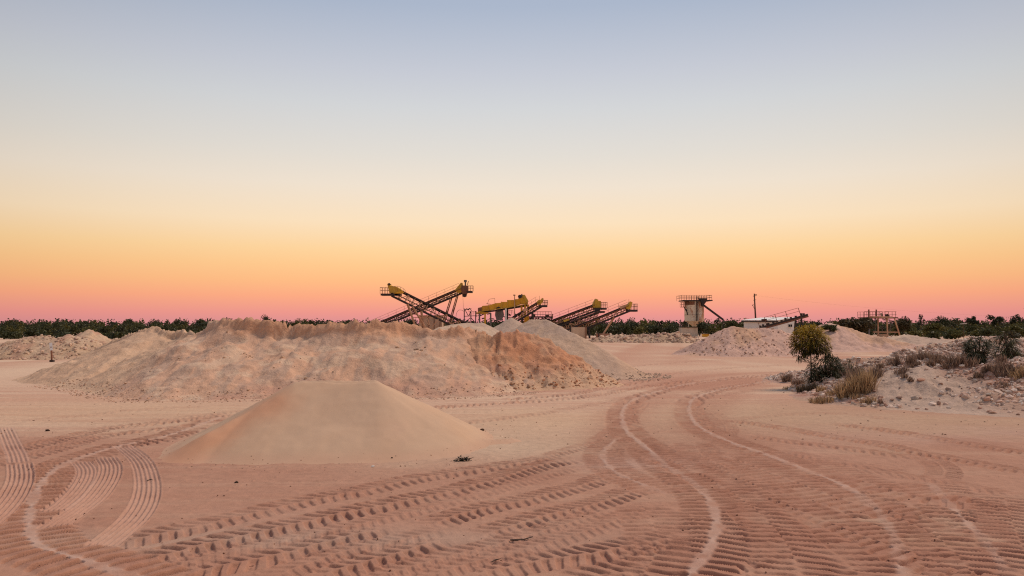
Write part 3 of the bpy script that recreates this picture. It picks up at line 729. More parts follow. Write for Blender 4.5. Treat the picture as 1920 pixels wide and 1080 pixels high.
stones('rubble_stones', 'crumbled tan clods lying on the long mound', P, sizes(len(P), 10, .012, .05), stone_cols(len(P), 11, TAN, PALE), 12)
P = scatter(leftbank, 1300, 13, (-32, 38.5), (-22, 43), None)
stones('rubble_stones', 'pinkish rubble lying on the far left bank', P, sizes(len(P), 14, .025, .11), stone_cols(len(P), 15), 16)
P = scatter(mid, 1500, 17, (11, 42), (22, 50), None)
stones('rubble_stones', 'small rubble lying on the pile in front of the shed', P, sizes(len(P), 18, .02, .08), stone_cols(len(P), 19, TAN, PINK), 20)
P = scatter(farbank, 1800, 21, (9, 78), (22, 90), None)
stones('rubble_stones', 'rubble on the low bank beside the concrete block', P, sizes(len(P), 22, .06, .3), stone_cols(len(P), 23), 24)

def ground_pt(px, py):
    g = gnd(px, py); return Vector((g[0], g[1], float(ground_low(g[0], g[1]))))

# scattered crumbs on the open floor
r0 = np.random.default_rng(77); n = 500
xs = r0.uniform(-60, 1980, n); ys = 800 + 280 * r0.random(n) ** 1.2
G = np.array([ground_pt(a, b) for a, b in zip(xs, ys)]); fh, _ = front.height(G[:, 0], G[:, 1]); G = G[fh < -0.02]
stones('loose_crumbs', 'tiny dark crumbs strewn on the sand floor', G + np.array((0, 0, .004)), sizes(len(G), 31, .002, .010), stone_cols(len(G), 32, DEEP * .5, RED * .6), 33)

def foot_spill(pile, label, n, seed, lo, hi, s0, s1, a, b_, top=.2):
    r = np.random.default_rng(seed); x = r.uniform(lo[0], hi[0], n); y = r.uniform(lo[1], hi[1], n)
    z, d = pile.height(x, y); g = ground_low(x, y); k = (z - g > -0.0345) & (z - g < top) & (r.random(n) < .9)
    Q = np.stack([x, y, np.maximum(z, g)], 1)[k]
    stones('spilled_crumbs', label, Q, sizes(len(Q), seed + 1, s0, s1), stone_cols(len(Q), seed + 2, a, b_), seed + 3)
foot_spill(mound, 'crumbs of tan earth rolled to the foot of the long mound', 9000, 501, (-14, 16.5), (1, 22), .006, .03, TAN, PINK)
foot_spill(front, 'fine grit rolled to the foot of the smooth sand pile', 1200, 511, (-5.2, 8), (.6, 12.5), .003, .010, CREAM * .8, DEEP, .08)
foot_spill(gravel, 'gravel spilled along the foot of the gravel pile', 3000, 521, (2, 22), (8, 28), .01, .05, GREYS, PALE)
r0 = np.random.default_rng(78); n = 900
xs = r0.uniform(-60, 1980, n); ys = 690 + 130 * r0.random(n)
G = np.array([ground_pt(a, b) for a, b in zip(xs, ys)])
ok = (front.height(G[:, 0], G[:, 1])[0] < -0.02) & (mound.height(G[:, 0], G[:, 1])[0] < 0.0) & (berm.height(G[:, 0], G[:, 1])[0] < 0.0); G = G[ok]
stones('loose_crumbs', 'small crumbs strewn over the open yard in the middle distance', G, sizes(len(G), 35, .005, .02), stone_cols(len(G), 36, PALE, DEEP * .7), 37)

# ------------------------------------------------------------------ plants
def tri_leaves(r, pos, dirs, length, width, droop):
    """narrow two-segment leaves: pos (n,3), dirs (n,3) unit"""
    n = len(pos)
    up = np.array((0, 0, 1.0)); side = np.cross(dirs, up + 0.3 * r.normal(size=(n, 3)))
    side /= np.linalg.norm(side, axis=1, keepdims=True) + 1e-6
    L = length[:, None]; W = width[:, None]
    p1 = pos + dirs * L * .5 - up * droop * L * .15
    p2 = pos + dirs * L * .92 - up * droop * L * .55
    V = np.stack([pos - side * W * .35, pos + side * W * .35, p1 + side * W, p1 - side * W, p2 + side * W * .15, p2 - side * W * .15], 1)
    i = np.arange(n)[:, None] * 6
    Fq = np.concatenate([i + np.array([[0, 1, 2, 3]]), i + np.array([[3, 2, 4, 5]])])
    return V.reshape(-1, 3), Fq

def quad_leaves(r, pos, size, flat=0.5):
    n = len(pos)
    a = r.normal(size=(n, 3)); a /= np.linalg.norm(a, axis=1, keepdims=True)
    b = np.cross(a, r.normal(size=(n, 3))); b /= np.linalg.norm(b, axis=1, keepdims=True)
    s = size[:, None]
    V = np.stack([pos - a * s, pos + b * s * flat, pos + a * s, pos - b * s * flat], 1)
    return V.reshape(-1, 3), np.arange(n * 4).reshape(n, 4)

def lobe_points(r, c, rad, n, nl, flat=.75, ctr_r=.6, lobe=.45):
    """points spread through irregular lobes inside an ellipsoid"""
    u = r.normal(size=(nl, 3)); u /= np.linalg.norm(u, axis=1, keepdims=True)
    lc = u * (r.random((nl, 1)) ** .5) * ctr_r; lr = lobe * (.55 + .75 * r.random(nl))
    k = r.integers(0, nl, n)
    v = r.normal(size=(n, 3)); v /= np.linalg.norm(v, axis=1, keepdims=True)
    p = lc[k] + v * (lr[k] * (r.random(n) ** .45))[:, None]
    return np.asarray(c) + p * np.asarray(rad), p

GREENS = np.array([(.075, .080, .030), (.055, .062, .028), (.115, .108, .032), (.080, .062, .030), (.045, .050, .026)])
def far_tree(name, label, px, ytop, D, width_px, base_y=None, cat='tree', group='trees on the skyline', tone=0, dens=1.0, seed=0, open_=False, trunk=True, leafscale=1.0, zbase=0.0):
    r = np.random.default_rng(1000 + seed)
    top = at(px, ytop, D); H = top.z - zbase; W = width_px * D / F
    root = empty(name, (top.x, top.y, zbase), label, cat, group)
    ch = H * (.72 if open_ else .85) if trunk else H
    c = (top.x, top.y, zbase + H - ch / 2)
    n = int((900 if open_ else 1600) * dens)
    P_, q = lobe_points(r, c, (W / 2, W / 2, ch / 2), n, 9 if open_ else 14, lobe=.32 if open_ else .45, ctr_r=.72)
    ls = (.10 + .12 * r.random(n)) * max(.6, min(1.5, W / 4)) * leafscale
    V, Fq = quad_leaves(r, P_, ls, .6)
    base = GREENS[tone]; C = base * (.6 + .8 * r.random((n, 1)))
    np_mesh('crown', V, Fq, M['leaf'], root, np.repeat(C, 4, 0), False)
    m = MB(); tr = max(.05, H * .02)
    fork = Vector((top.x, top.y, zbase + max(H - ch, .12 * H)))
    m.tube([(top.x, top.y, zbase - .1), fork, (top.x + W * .03, top.y, zbase + H * .85)], [tr, tr * .75, tr * .2], 6)
    for k in range(5):
        a = r.random() * 6.28; e = Vector(c) + Vector((math.cos(a) * W * .36, math.sin(a) * W * .36, (r.random() - .3) * ch * .5))
        m.tube([fork, (fork + e) / 2 + Vector((0, 0, .08 * H)), e], [tr * .5, tr * .35, tr * .12], 5)
    m.build('trunk', M['bark'], root)
    return root

# far woodland, one mass
def woodland(name, label, spots, seed, per=260):
    r = np.random.default_rng(seed); Vs, Fs, Cs, k = [], [], [], 0
    for (x, y, h, w, tone) in spots:
        n = per
        P_, q = lobe_points(r, (x, y, h * .42), (w / 2, w / 2, h * .60), n, 8, lobe=.5, ctr_r=.6)
        P_[:, 2] = np.abs(P_[:, 2])
        V, Fq = quad_leaves(r, P_, (.16 + .18 * r.random(n)) * w / 4.0, .65)
        Vs.append(V); Fs.append(Fq + k); k += len(V)
        Cs.append(np.repeat(GREENS[tone] * (.55 + .8 * r.random((n, 1))), 4, 0))
    o = np_mesh(name, np.concatenate(Vs), np.concatenate(Fs), M['leaf'], None, np.concatenate(Cs), False)
    return tag(o, label, None, None, 'stuff')
rr = random.Random(4)
spots = []
for D, step, (h0, h1) in ((112, 2.1, (1.0, 1.6)), (124, 2.4, (1.5, 2.2)), (142, 2.6, (2.0, 2.9)), (165, 2.8, (2.6, 3.4)), (195, 2.8, (3.2, 4.0)), (230, 2.8, (3.8, 4.7)), (265, 2.8, (4.4, 5.4))):
    x = -D * .80
    while x < -D * .02:
        if D > 150 or 960 + x / D * F < 640: spots.append((x + rr.uniform(-1, 1), D + rr.uniform(-.03, .03) * D, rr.uniform(h0 * .4 + h1 * .6, h1) * (1.06 if rr.random() < .12 else 1), rr.uniform(2.6, 3.6) * max(1, D / 150), rr.choice((0, 0, 1, 1, 4, 2))))
        x += step * rr.uniform(.6, 1.0)
woodland('woodland', 'dark green far woodland along the left skyline', spots, 5)
spots = []
for D, step, (h0, h1) in ((112, 2.2, (1.0, 1.7)), (126, 2.3, (1.5, 2.2)), (150, 2.4, (2.2, 2.9)), (164, 1.8, (2.2, 3.0)), (174, 2.0, (3.0, 3.8)), (195, 2.4, (3.5, 4.3)), (225, 2.7, (3.6, 5.0))):
    x = -D * .02
    while x < D * .80:
        if D > 160 or 960 + x / D * F > 1705: spots.append((x + rr.uniform(-1, 1), D + rr.uniform(-.03, .03) * D, rr.uniform(h0 * .3 + h1 * .7, h1) * (1.1 if rr.random() < .12 else 1), rr.uniform(2.6, 3.8) * max(1, D / 150), rr.choice((0, 1, 2, 2, 3, 4))))
        x += step * rr.uniform(.6, 1.0)
woodland('woodland', 'dark olive woodland along the right skyline behind the plant', spots, 6)

TREES = [
    ('skyline_tree', 'rounded dark tree standing highest on the far left woodland edge', 331, 597, 190, 17, 1, False, 1.0),
    ('skyline_tree', 'dark dome-shaped tree touching the left end of the long mound', 374, 598, 180, 26, 1, False, 1.0),
    ('skyline_tree', 'small bushy tree rising alone above the long mound crest', 501, 586, 150, 25, 1, False, 1.1),
    ('skyline_tree', 'low leafy tree in the notch of the long mound, left of two', 556, 596, 150, 28, 2, False, 1.0),
    ('skyline_tree', 'low leafy tree in the notch of the long mound, right of two', 584, 597, 152, 20, 0, True, 1.0),
    ('skyline_tree', 'dark bushy tree behind the crossed conveyors', 772, 590, 160, 34, 1, False, 1.2),
    ('skyline_tree', 'open-crowned tree just left of the rusty silo', 1283, 590, 185, 20, 4, True, 1.0),
    ('skyline_tree', 'dark rounded tree between the far right conveyor and the silo', 1183, 596, 175, 30, 0, False, 1.0),
    ('skyline_tree', 'dark broad tree under the silo chute', 1376, 597, 150, 42, 0, False, 1.2),
    ('skyline_tree', 'dark bush at the foot of the silo, right of the concrete block', 1317, 601, 148, 26, 1, False, 1.2),
    ('skyline_tree', 'big dark olive bush left of the rusty steel frame', 1602, 591, 105, 72, 3, False, 2.2),
    ('skyline_tree', 'dark bushy tree directly right of the rusty steel frame', 1694, 590, 128, 40, 3, False, 1.4),
    ('skyline_tree', 'sparse thin-crowned tree on the skyline right of the rusty frame', 1726, 587, 150, 16, 4, True, .7),
    ('skyline_tree', 'spreading dark tree above the white cross-topped post', 1820, 585, 165, 34, 4, True, 1.2),
    ('skyline_tree', 'tall dark tree on the skyline left of the right edge', 1866, 586, 165, 34, 4, True, 1.3),
    ('skyline_tree', 'open dark tree on the skyline nearest the right edge', 1908, 588, 165, 30, 4, True, 1.1),
    ('skyline_tree', 'dark tree on the skyline between the sparse tree and white post', 1766, 593, 165, 34, 1, False, 1.1),
    ('woodland_bush', 'olive bush in front of the woodland, left of the white post', 1750, 607, 120, 44, 2, False, 1.4),
    ('woodland_bush', 'yellowish green bush in front of the woodland below the white post', 1797, 618, 105, 30, 2, False, 1.2),
    ('woodland_bush', 'rounded grey-green bush in front of the woodland, right of the white post', 1848, 614, 105, 34, 0, False, 1.3),
    ('woodland_bush', 'olive bush in front of the woodland at the right edge', 1902, 606, 115, 46, 2, False, 1.4),
    ('woodland_bush', 'dark bush between the round mound bush and the steel frame', 1535, 600, 130, 40, 1, False, 1.3),
]
for i, (nm, lab, px, yt, D, w, tone, op, dn) in enumerate(TREES):
    far_tree(nm, lab, px, yt, D, w, tone=tone, open_=op, dens=dn, seed=i, cat='bush' if 'bush' in nm else 'tree', group='bushes before the woodland' if nm == 'woodland_bush' else 'trees on the skyline')
far_tree('edge_tree', 'dark leafy tree poking in at the right edge of the picture', 1932, 552, 62, 34, tone=4, open_=True, dens=1.2, seed=70, group=None)
mz = float(rmid.height(np.array([at(1557, 625, 56.5).x]), np.array([56.5]))[0][0])
far_tree('round_bush', 'dense round green bush growing on the gullied mound', 1557, 607, 56.5, 32, tone=0, dens=1.6, seed=71, cat='bush', group=None, trunk=False, zbase=mz - .05, leafscale=.55)

# near drooping-leaf plants on the berm
def bz(x, y): return float(max(berm.height(np.array([x]), np.array([y]))[0][0], ground_low(x, y)))
def droop_plant(name, label, cat, base, top_z, lobes, n, seed, ll, lw, cols, tipcol=None, stems=4, group=None, droop=.9):
    """lobes: list of (dx, dz, rx, rz) ellipsoids round the base; leaves hang from twig ends"""
    r = np.random.default_rng(seed); bx, by, b_z = base
    root = empty(name, base, label, cat, group)
    vol = np.array([l[2] ** 2 * l[3] for l in lobes]); k = r.choice(len(lobes), n, p=vol / vol.sum())
    v = r.normal(size=(n, 3)); v /= np.linalg.norm(v, axis=1, keepdims=True)
    rad = r.random(n) ** .38
    # clump the leaves round a limited number of twig ends
    nt = max(12, n // 22); tk = r.integers(0, nt, n)
    tv = r.normal(size=(nt, 3)); tv /= np.linalg.norm(tv, axis=1, keepdims=True); tl = r.choice(len(lobes), nt, p=vol / vol.sum()); tr = .35 + .65 * r.random(nt) ** .5
    L = np.array(lobes)
    q = tv[tk] * tr[tk][:, None] + v * .22 * rad[:, None]; k = tl[tk]
    P_ = np.stack([bx + L[k, 0] + q[:, 0] * L[k, 2], by + q[:, 1] * L[k, 2], b_z + L[k, 1] + q[:, 2] * L[k, 3]], 1)
    d = q * np.array((1, 1, .5)) + .45 * r.normal(size=(n, 3)) + np.array((0, 0, .15)); d /= np.linalg.norm(d, axis=1, keepdims=True)
    V, Fq = tri_leaves(r, P_, d, ll * (.6 + .8 * r.random(n)), lw * (.7 + .6 * r.random(n)), droop)
    C = np.asarray(cols)[r.integers(0, len(cols), n)] * (.65 + .7 * r.random((n, 1)))
    if tipcol is not None:      # leaf colour shifts to tipcol on the upper outside twigs
        hz = (P_[:, 2] - P_[:, 2].min()) / np.ptp(P_[:, 2])
        t = sstep(.38, .85, hz * .95 + np.abs(q[:, 0]) * .25 + .16 * r.normal(size=n))
        C = mixc(C, np.asarray(tipcol), t * .75)
    np_mesh('crown', V, Fq, M['leaf'], root, np.repeat(C, 6, 0), False)
    m = MB()
    for s in range(nt):
        l = L[tl[s]]; e = Vector((bx + l[0] + tv[s, 0] * tr[s] * l[2], by + tv[s, 1] * tr[s] * l[2], b_z + l[1] + tv[s, 2] * tr[s] * l[3]))
        j = Vector((bx + l[0] * .6 + .02 * r.normal(), by, b_z + max(.05, (l[1] - l[3] * .75))))
        m.tube([j, (j + e) / 2 + Vector((0, 0, .04)), e], [.006, .004, .002], 4)
    m.build('twigs', M['bark'], root)
    m = MB()
    for l in lobes[:stems]:
        m.tube([(bx, by, b_z - .1), (bx + l[0] * .3 + .01, by, b_z + l[1] * .45), (bx + l[0] * .7, by, b_z + max(.1, l[1] - l[3] * .3)), (bx + l[0], by, b_z + l[1] + l[3] * .5)], [.022, .018, .014, .004], 6)
    m.build('trunk', M['bark'], root)
    return root
DK = [(.035, .042, .016), (.050, .052, .018), (.028, .034, .016), (.065, .060, .022)]
b = at(1521, 722, 20.6); b.z = bz(b.x, b.y)
m1 = 20.6 / F
droop_plant('wattle_sapling', 'slim sapling with round yellow-topped crown at the left end of the berm', 'tree', b, 0,
            [(0, 82 * m1, 33 * m1, 26 * m1), (-20 * m1, 66 * m1, 17 * m1, 20 * m1), (20 * m1, 68 * m1, 17 * m1, 18 * m1), (2 * m1, 96 * m1, 22 * m1, 15 * m1), (-26 * m1, 84 * m1, 11 * m1, 12 * m1), (28 * m1, 50 * m1, 9 * m1, 9 * m1), (12 * m1, 108 * m1, 10 * m1, 8 * m1)], 5200, 11, .105, .011, DK, (.54, .36, .04), droop=.7, stems=1)
b = at(1548, 716, 20.3); b.z = bz(b.x, b.y)
droop_plant('leafy_shrub', 'dark drooping shrub at the foot of the yellow-topped sapling', 'shrub', b, 0,
            [(0, 26 * m1, 32 * m1, 20 * m1), (-12 * m1, 8 * m1, 22 * m1, 14 * m1), (16 * m1, 10 * m1, 22 * m1, 16 * m1)], 2200, 12, .15, .010, [(.04, .045, .018), (.07, .068, .028), (.028, .03, .016), (.09, .08, .035)])
b = at(1600, 690, 21.5); b.z = bz(b.x, b.y)
droop_plant('leafy_shrub', 'thin upright sprig among stones right of the sapling', 'shrub', b, 0, [(0, 22 * m1, 16 * m1, 16 * m1), (-8 * m1, 8 * m1, 20 * m1, 8 * m1)], 420, 13, .15, .009, [(.05, .055, .025), (.08, .075, .035)])
b = at(1834, 698, 18.6); b.z = bz(b.x, b.y); m2 = 18.6 / F
droop_plant('leafy_shrub', 'bushy shrub of long drooping leaves on the berm, left of two near the edge', 'shrub', b, 0,
            [(0, 34 * m2, 24 * m2, 24 * m2), (-6 * m2, 18 * m2, 18 * m2, 14 * m2), (6 * m2, 46 * m2, 14 * m2, 12 * m2)], 1500, 14, .17, .011, [(.055, .058, .026), (.09, .088, .045), (.035, .038, .02), (.12, .115, .065)])
b = at(1890, 698, 18.8); b.z = bz(b.x, b.y)
droop_plant('leafy_shrub', 'looser olive shrub on the berm, right of two near the edge', 'shrub', b, 0,
            [(0, 36 * m2, 20 * m2, 22 * m2), (4 * m2, 14 * m2, 24 * m2, 14 * m2), (-4 * m2, 50 * m2, 9 * m2, 9 * m2)], 1000, 15, .16, .010, [(.06, .06, .024), (.10, .095, .035), (.045, .045, .02)])

def grass(name, label, base, h, w, n, seed, cols, group='dry grass on the berm', spread=.25):
    r = np.random.default_rng(seed)
    g1, g2 = np.clip(r.normal(size=(2, n)), -1.3, 1.3); bx = base[0] + g1 * w * .3; by = base[1] + g2 * w * .22
    zz = np.maximum(berm.height(bx, by)[0], ground_low(bx, by))
    P_ = np.stack([bx, by, zz - .02], 1)
    d = np.stack([r.normal(size=n) * spread, r.normal(size=n) * spread, np.ones(n)], 1); d /= np.linalg.norm(d, axis=1, keepdims=True)
    V, Fq = tri_leaves(r, P_, d, h * (.5 + .6 * r.random(n)), .0045 + .003 * r.random(n), .25)
    C = np.asarray(cols)[r.integers(0, len(cols), n)] * (.6 + .8 * r.random((n, 1)))
    o = np_mesh(name, V, Fq, M['straw'], None, np.repeat(C, 6, 0), False)
    return tag(o, label, 'grass', group)
ST = [(.50, .34, .18), (.40, .26, .14), (.56, .40, .23), (.26, .17, .10)]
BR = [(.24, .155, .11), (.32, .21, .15), (.16, .105, .08), (.38, .27, .19)]
GR = [
    ('tall straw-coloured grass clump right of the dark shrub', 1588, 745, .55, .46, 520, ST), ('tall straw grass clump at the left edge of the grey sand slope', 1620, 740, .62, .46, 520, ST),
    ('short straw grass below the dark shrub', 1540, 755, .22, .55, 350, ST), ('brown grass tuft in front of the sapling, beside the haul road', 1475, 716, .36, .28, 260, BR),
    ('brown brushy tuft behind the straw grass', 1605, 718, .50, .45, 420, BR), ('brown tuft against the stones above the grey sand slope', 1640, 712, .42, .30, 300, BR),
    ('brown upright tuft on the stones, left of two alike', 1681, 690, .36, .22, 260, BR), ('brown upright tuft on the stones, right of two alike', 1707, 687, .36, .20, 240, BR),
    ('small dark tuft on the crest of the grey sand slope', 1697, 710, .16, .16, 130, BR), ('low dark tuft just right of the one on the grey sand crest', 1707, 713, .12, .12, 110, BR),
    ('reddish brush left of the drooping shrubs', 1752, 680, .34, .40, 300, BR), ('reddish brush beside the left drooping shrub', 1790, 684, .36, .45, 340, BR),
    ('thin tuft on top of the grey sand slope', 1772, 694, .18, .14, 110, BR), ('thin straw tuft below the left drooping shrub', 1834, 712, .24, .20, 150, BR),
    ('straw tuft at the right edge beyond the drooping shrubs', 1912, 706, .30, .40, 260, ST), ('tiny tuft at the foot of the grey sand slope', 1651, 759, .16, .10, 80, BR),
    ('brown tuft between the sapling and the haul road', 1497, 722, .30, .40, 260, BR), ('dark brushy tuft under the sapling', 1515, 735, .30, .55, 420, [(.06, .045, .03), (.10, .07, .045)]),
    ('small tuft among the stones below the gullied mound', 1650, 692, .28, .22, 180, BR), ('wide grey-brown brush spreading behind the dark shrub', 1585, 704, .40, .55, 520, BR), ('dense brown brush along the berm top above the grey sand', 1725, 676, .34, .5, 420, BR), ('dark dry brush in front of the right drooping shrub', 1880, 706, .30, .5, 380, BR),
    ('reddish brush on the right part of the berm', 1880, 730, .16, .4, 160, BR),
]
_rb = random.Random(12)
ORD = ['leftmost', 'second', 'third', 'fourth', 'fifth', 'sixth', 'seventh', 'eighth', 'ninth', 'tenth', 'eleventh', 'twelfth', 'thirteenth', 'fourteenth', 'fifteenth', 'rightmost']
for k in range(16):
    nth = ORD[k] if k in (0, 15) else ORD[k] + ' from the left'
    GR.append(('low dry brush tuft among the berm stones, ' + nth + ' of sixteen', 1500 + 27 * k + _rb.uniform(-9, 9), _rb.uniform(668, 708), _rb.uniform(.18, .34), _rb.uniform(.18, .34), _rb.randint(120, 220), BR))
for k in range(7):
    nth = 'rightmost' if k == 6 else ORD[k] if k == 0 else ORD[k] + ' from the left'
    GR.append(('short straw grass sprig along the berm foot, ' + nth + ' of seven', 1480 + 26 * k + _rb.uniform(-8, 8), 728 + 5 * k + _rb.uniform(-5, 6), _rb.uniform(.14, .26), _rb.uniform(.22, .34), _rb.randint(90, 150), ST))
for i, (lab, px, py, h, w, n, cols) in enumerate(GR):
    Ds = np.arange(12.0, 26.0, .1); Q = np.array([at(px, py, d_) for d_ in Ds])     # where the view ray meets the berm
    hit = Q[:, 2] <= np.maximum(berm.height(Q[:, 0], Q[:, 1])[0], ground_low(Q[:, 0], Q[:, 1]))
    p = Vector(Q[int(np.argmax(hit))] if hit.any() else Q[-1])
    grass('grass_tuft', lab, p, h, w, n, 300 + i, cols, 'low brush on the berm' if lab.startswith('low dry') else 'straw sprigs below the berm' if lab.startswith('short straw grass sprig') else 'dry grass on the berm')

# ------------------------------------------------------------------ the screening plant
def P3(x, y, D): return at(x, y, D)

class Conveyor:
    """inclined belt conveyor: tail and head are pixel points of the belt line with their distances"""
    def __init__(self, name, label, tail, head, w=1.1, th=1.1, rail=True, rail_from=0.0, chord='rustpale', lace='rustpale', cat='conveyor', group='belt conveyors of the plant', walk='rust', n=None, posts=True):
        T, H = at(*tail), at(*head); self.T, self.H = T, H
        self.root = empty(name, (T.x, T.y, 0), label, cat, group); R = self.root
        ax = H - T; self.L = ax.length; u = ax.normalized(); s = u.cross(Vector((0, 0, 1))).normalized()
        if s.y > 0: s = -s                       # towards the viewer
        up = s.cross(u); up = up if up.z > 0 else -up
        self.u, self.s, self.up, self.w, self.th = u, s, up, w, th
        pt = lambda a, b, c: T + u * a + s * b + up * c
        self.pt = pt; L = self.L
        MB().bar(pt(0, 0, 0), pt(L, 0, 0), w * .8, .10, up).build('belt', M['rubber'], R)
        MB().bar(pt(.2, 0, -.28), pt(L - .2, 0, -.28), w * .75, .05, up).build('return_belt', M['rubber'], R)
        for b in (w / 2, -w / 2):
            MB().bar(pt(0, b, -.08), pt(L, b, -.08), .16, .26, up).build('top_chord', M['dark'], R)
            MB().bar(pt(0, b, -th), pt(L, b, -th), .14, .22, up).build('bottom_chord', M[chord], R)
            m = MB(); k = n or max(4, int(L / (th * .8)))
            for i in range(k):
                a0, a1 = L * i / k, L * (i + 1) / k
                m.bar(pt(a0, b, -th), pt(a0, b, -.15), .10, .10, u)
                m.bar(pt(a0, b, -th if i % 2 else -.15), pt(a1, b, -.15 if i % 2 else -th), .085, .085, s)
            m.build('lacing', M[lace], R)
        MB().bar(pt(L * .02, 0, -th * .62), pt(L * .97, 0, -th * .62), w * .9, .05, up).build('spill_tray', M['dark'], R)
        m = MB(); k = int(L / .9)
        for i in range(1, k):
            a = L * i / k
            MB().bar(pt(a, -w / 2, -.02), pt(a, w / 2, -.02), .10, .10, u).build('idler_roller', M['grey'], R)
        if rail:
            b = w / 2 + .55
            MB().bar(pt(rail_from * L, w / 2 + .3, -.25), pt(L, w / 2 + .3, -.25), .5, .06, up).build('walkway', M[walk], R)
            m = MB()
            for c in (.35, .8): m.bar(pt(rail_from * L, b, c), pt(L, b, c), .035, .035, up)
            k = max(3, int(L * (1 - rail_from) / 1.6))
            for i in range(k + 1):
                a = L * (rail_from + (1 - rail_from) * i / k); q = pt(a, b, -.25); m.bar(q, q + Vector((0, 0, 1.08)), .04, .04)
            m.build('handrail', M['rust'], R)
    def legs(self, a, spread, top=-1.0, mat='rustpale', t=.16, foot=None, brace=True):
        """pair of trestle legs at fraction a; spread: (metres along x to the feet)"""
        for b in (self.w / 2, -self.w / 2):
            p = self.pt(self.L * a, b, -self.th)
            MB().bar(p, (p.x + spread, p.y - (0.5 if b > 0 else -.5), 0), t, t).build('leg', M[mat], self.root)
        if brace:
            p, q = [self.pt(self.L * a, b, -self.th) for b in (self.w / 2, -self.w / 2)]
            m = MB()
            for f, g in ((.25, .5), (.5, .75)):
                m.bar((p.x + spread * f, p.y - .5 * f, p.z * (1 - f)), (q.x + spread * g, q.y + .5 * g, q.z * (1 - g)), .07)
                m.bar((p.x + spread * f, p.y - .5 * f, p.z * (1 - f)), (q.x + spread * f, q.y + .5 * f, q.z * (1 - f)), .07)
            m.build('leg_brace', M[mat], self.root)
    def part(self, name, px, D, depth, mat):
        return MB().prism([at(x, y, D) for x, y in px], depth).build(name, M[mat], self.root)
    def deck(self, x0, x1, y, D, depth=2.0, rail_px=10.5, sides='both', mat='dark'):
        a, b_ = at(x0, y, D), at(x1, y, D)
        MB().box(a.x, b_.x, D - depth / 2, D + depth / 2, a.z - .26, a.z + .06).build('platform', M[mat], self.root)
    def guard(self, x0, x1, y, D, depth=2.0, h=1.1, n=3):
        a, b_ = at(x0, y, D), at(x1, y, D); m = MB()
        for yy in (D - depth / 2, D + depth / 2):
            for z in (h, h * .55): m.bar((a.x, yy, a.z + z), (b_.x, yy, a.z + z), .045)
            for i in range(n + 1):
                x = a.x + (b_.x - a.x) * i / n; m.bar((x, yy, a.z), (x, yy, a.z + h), .05)
        for x in (a.x, b_.x):
            for z in (h, h * .55): m.bar((x, D - depth / 2, a.z + z), (x, D + depth / 2, a.z + z), .045)
        m.build('guard_rail', M['rust'], self.root)

# A: front conveyor, high end at left
A = Conveyor('belt_conveyor', 'front conveyor of the crossed pair, yellow hood at its high left end', (884, 611, 128), (742, 540, 124), 1.2, 1.5, rail=False, chord='dark')
A.part('head_hood', [(726, 533), (728, 531), (731, 532), (731, 536), (736, 536), (744, 538), (752, 543), (752, 549), (730, 549.5), (728, 540)], 123.2, 1.7, 'olive')
A.part('skirt_plate', [(738, 550), (754, 544.5), (758, 549), (742, 553.5)], 123.0, .10, 'yellow')
A.deck(715.5, 752, 551.5, 124); A.guard(714.5, 729, 551, 124, 1.9, 1.05, 3)
A.part('drive_motor', [(726.5, 532), (730, 530.5), (732.5, 533.5), (729, 535.5)], 122.9, .45, 'dark')
m = MB()
for sgn in (-1, 1):
    yy = 124 + sgn * .95; pts = [at(x, y, yy) for x, y in ((739, 537), (745, 536.5), (751, 538), (757, 541.5), (760, 545))]
    m = MB()
    for p, q in zip(pts[:-1], pts[1:]): m.bar(p, q, .045)
    for p in pts[1:]: m.bar(p, p - Vector((0, 0, .8)), .04)
    m.build('handrail', M['rust'], A.root)
A.legs(.80, 2.1); A.legs(.74, 3.4); A.legs(.62, .8)
m = MB()
for yy in (124.6, 126.4):
    for (x0, y0, x1, y1) in ((771, 588, 800, 594), (775, 595, 812, 596), (800, 590, 806, 611), (793, 596, 806, 611), (822, 598, 812, 611), (785, 595, 791, 611)):
        MB().bar(at(x0, y0, yy), at(x1, y1, yy), .11).build('trestle_brace', M['rustpale'], A.root)

# B: rear conveyor, high end at right
B = Conveyor('belt_conveyor', 'rear conveyor of the crossed pair, dark drive box at its high right end', (700, 609, 140), (866, 539, 138), 1.2, 1.0, chord='dark', lace='grey')
B.part('head_hood', [(852, 545), (864, 530), (867, 530.5), (868, 547), (860, 549.5)], 137.3, 1.5, 'olive')
B.part('drive_box', [(866, 535), (877.5, 535.5), (877.5, 547), (874.5, 551), (867, 551), (864.5, 545)], 137.2, 1.7, 'rust')
B.part('discharge_chute', [(866.5, 551), (875, 551), (874, 555.5), (871, 557), (867, 556)], 137.4, 1.2, 'dark')
MB().tube([at(872.6, 536, 138), at(872.6, 529, 138)], .14, 8).tube([at(872.6, 529, 138), at(872.6, 525, 138)], .28, 8).build('drive_motor', M['grey'], B.root)
MB().bar(at(876.5, 534, 138), at(878.3, 527, 138), .12).build('lamp_post', M['rust'], B.root)
B.deck(876, 886, 546.5, 138); B.guard(877, 887, 546, 138, 1.9, 1.0, 2)
B.legs(.93, -2.2, mat='rust'); B.legs(.86, -2.2, mat='rust')
MB().tube([at(868, 557, 138), at(869, 580, 138)], .02, 4).build('cable', M['dark'], B.root)

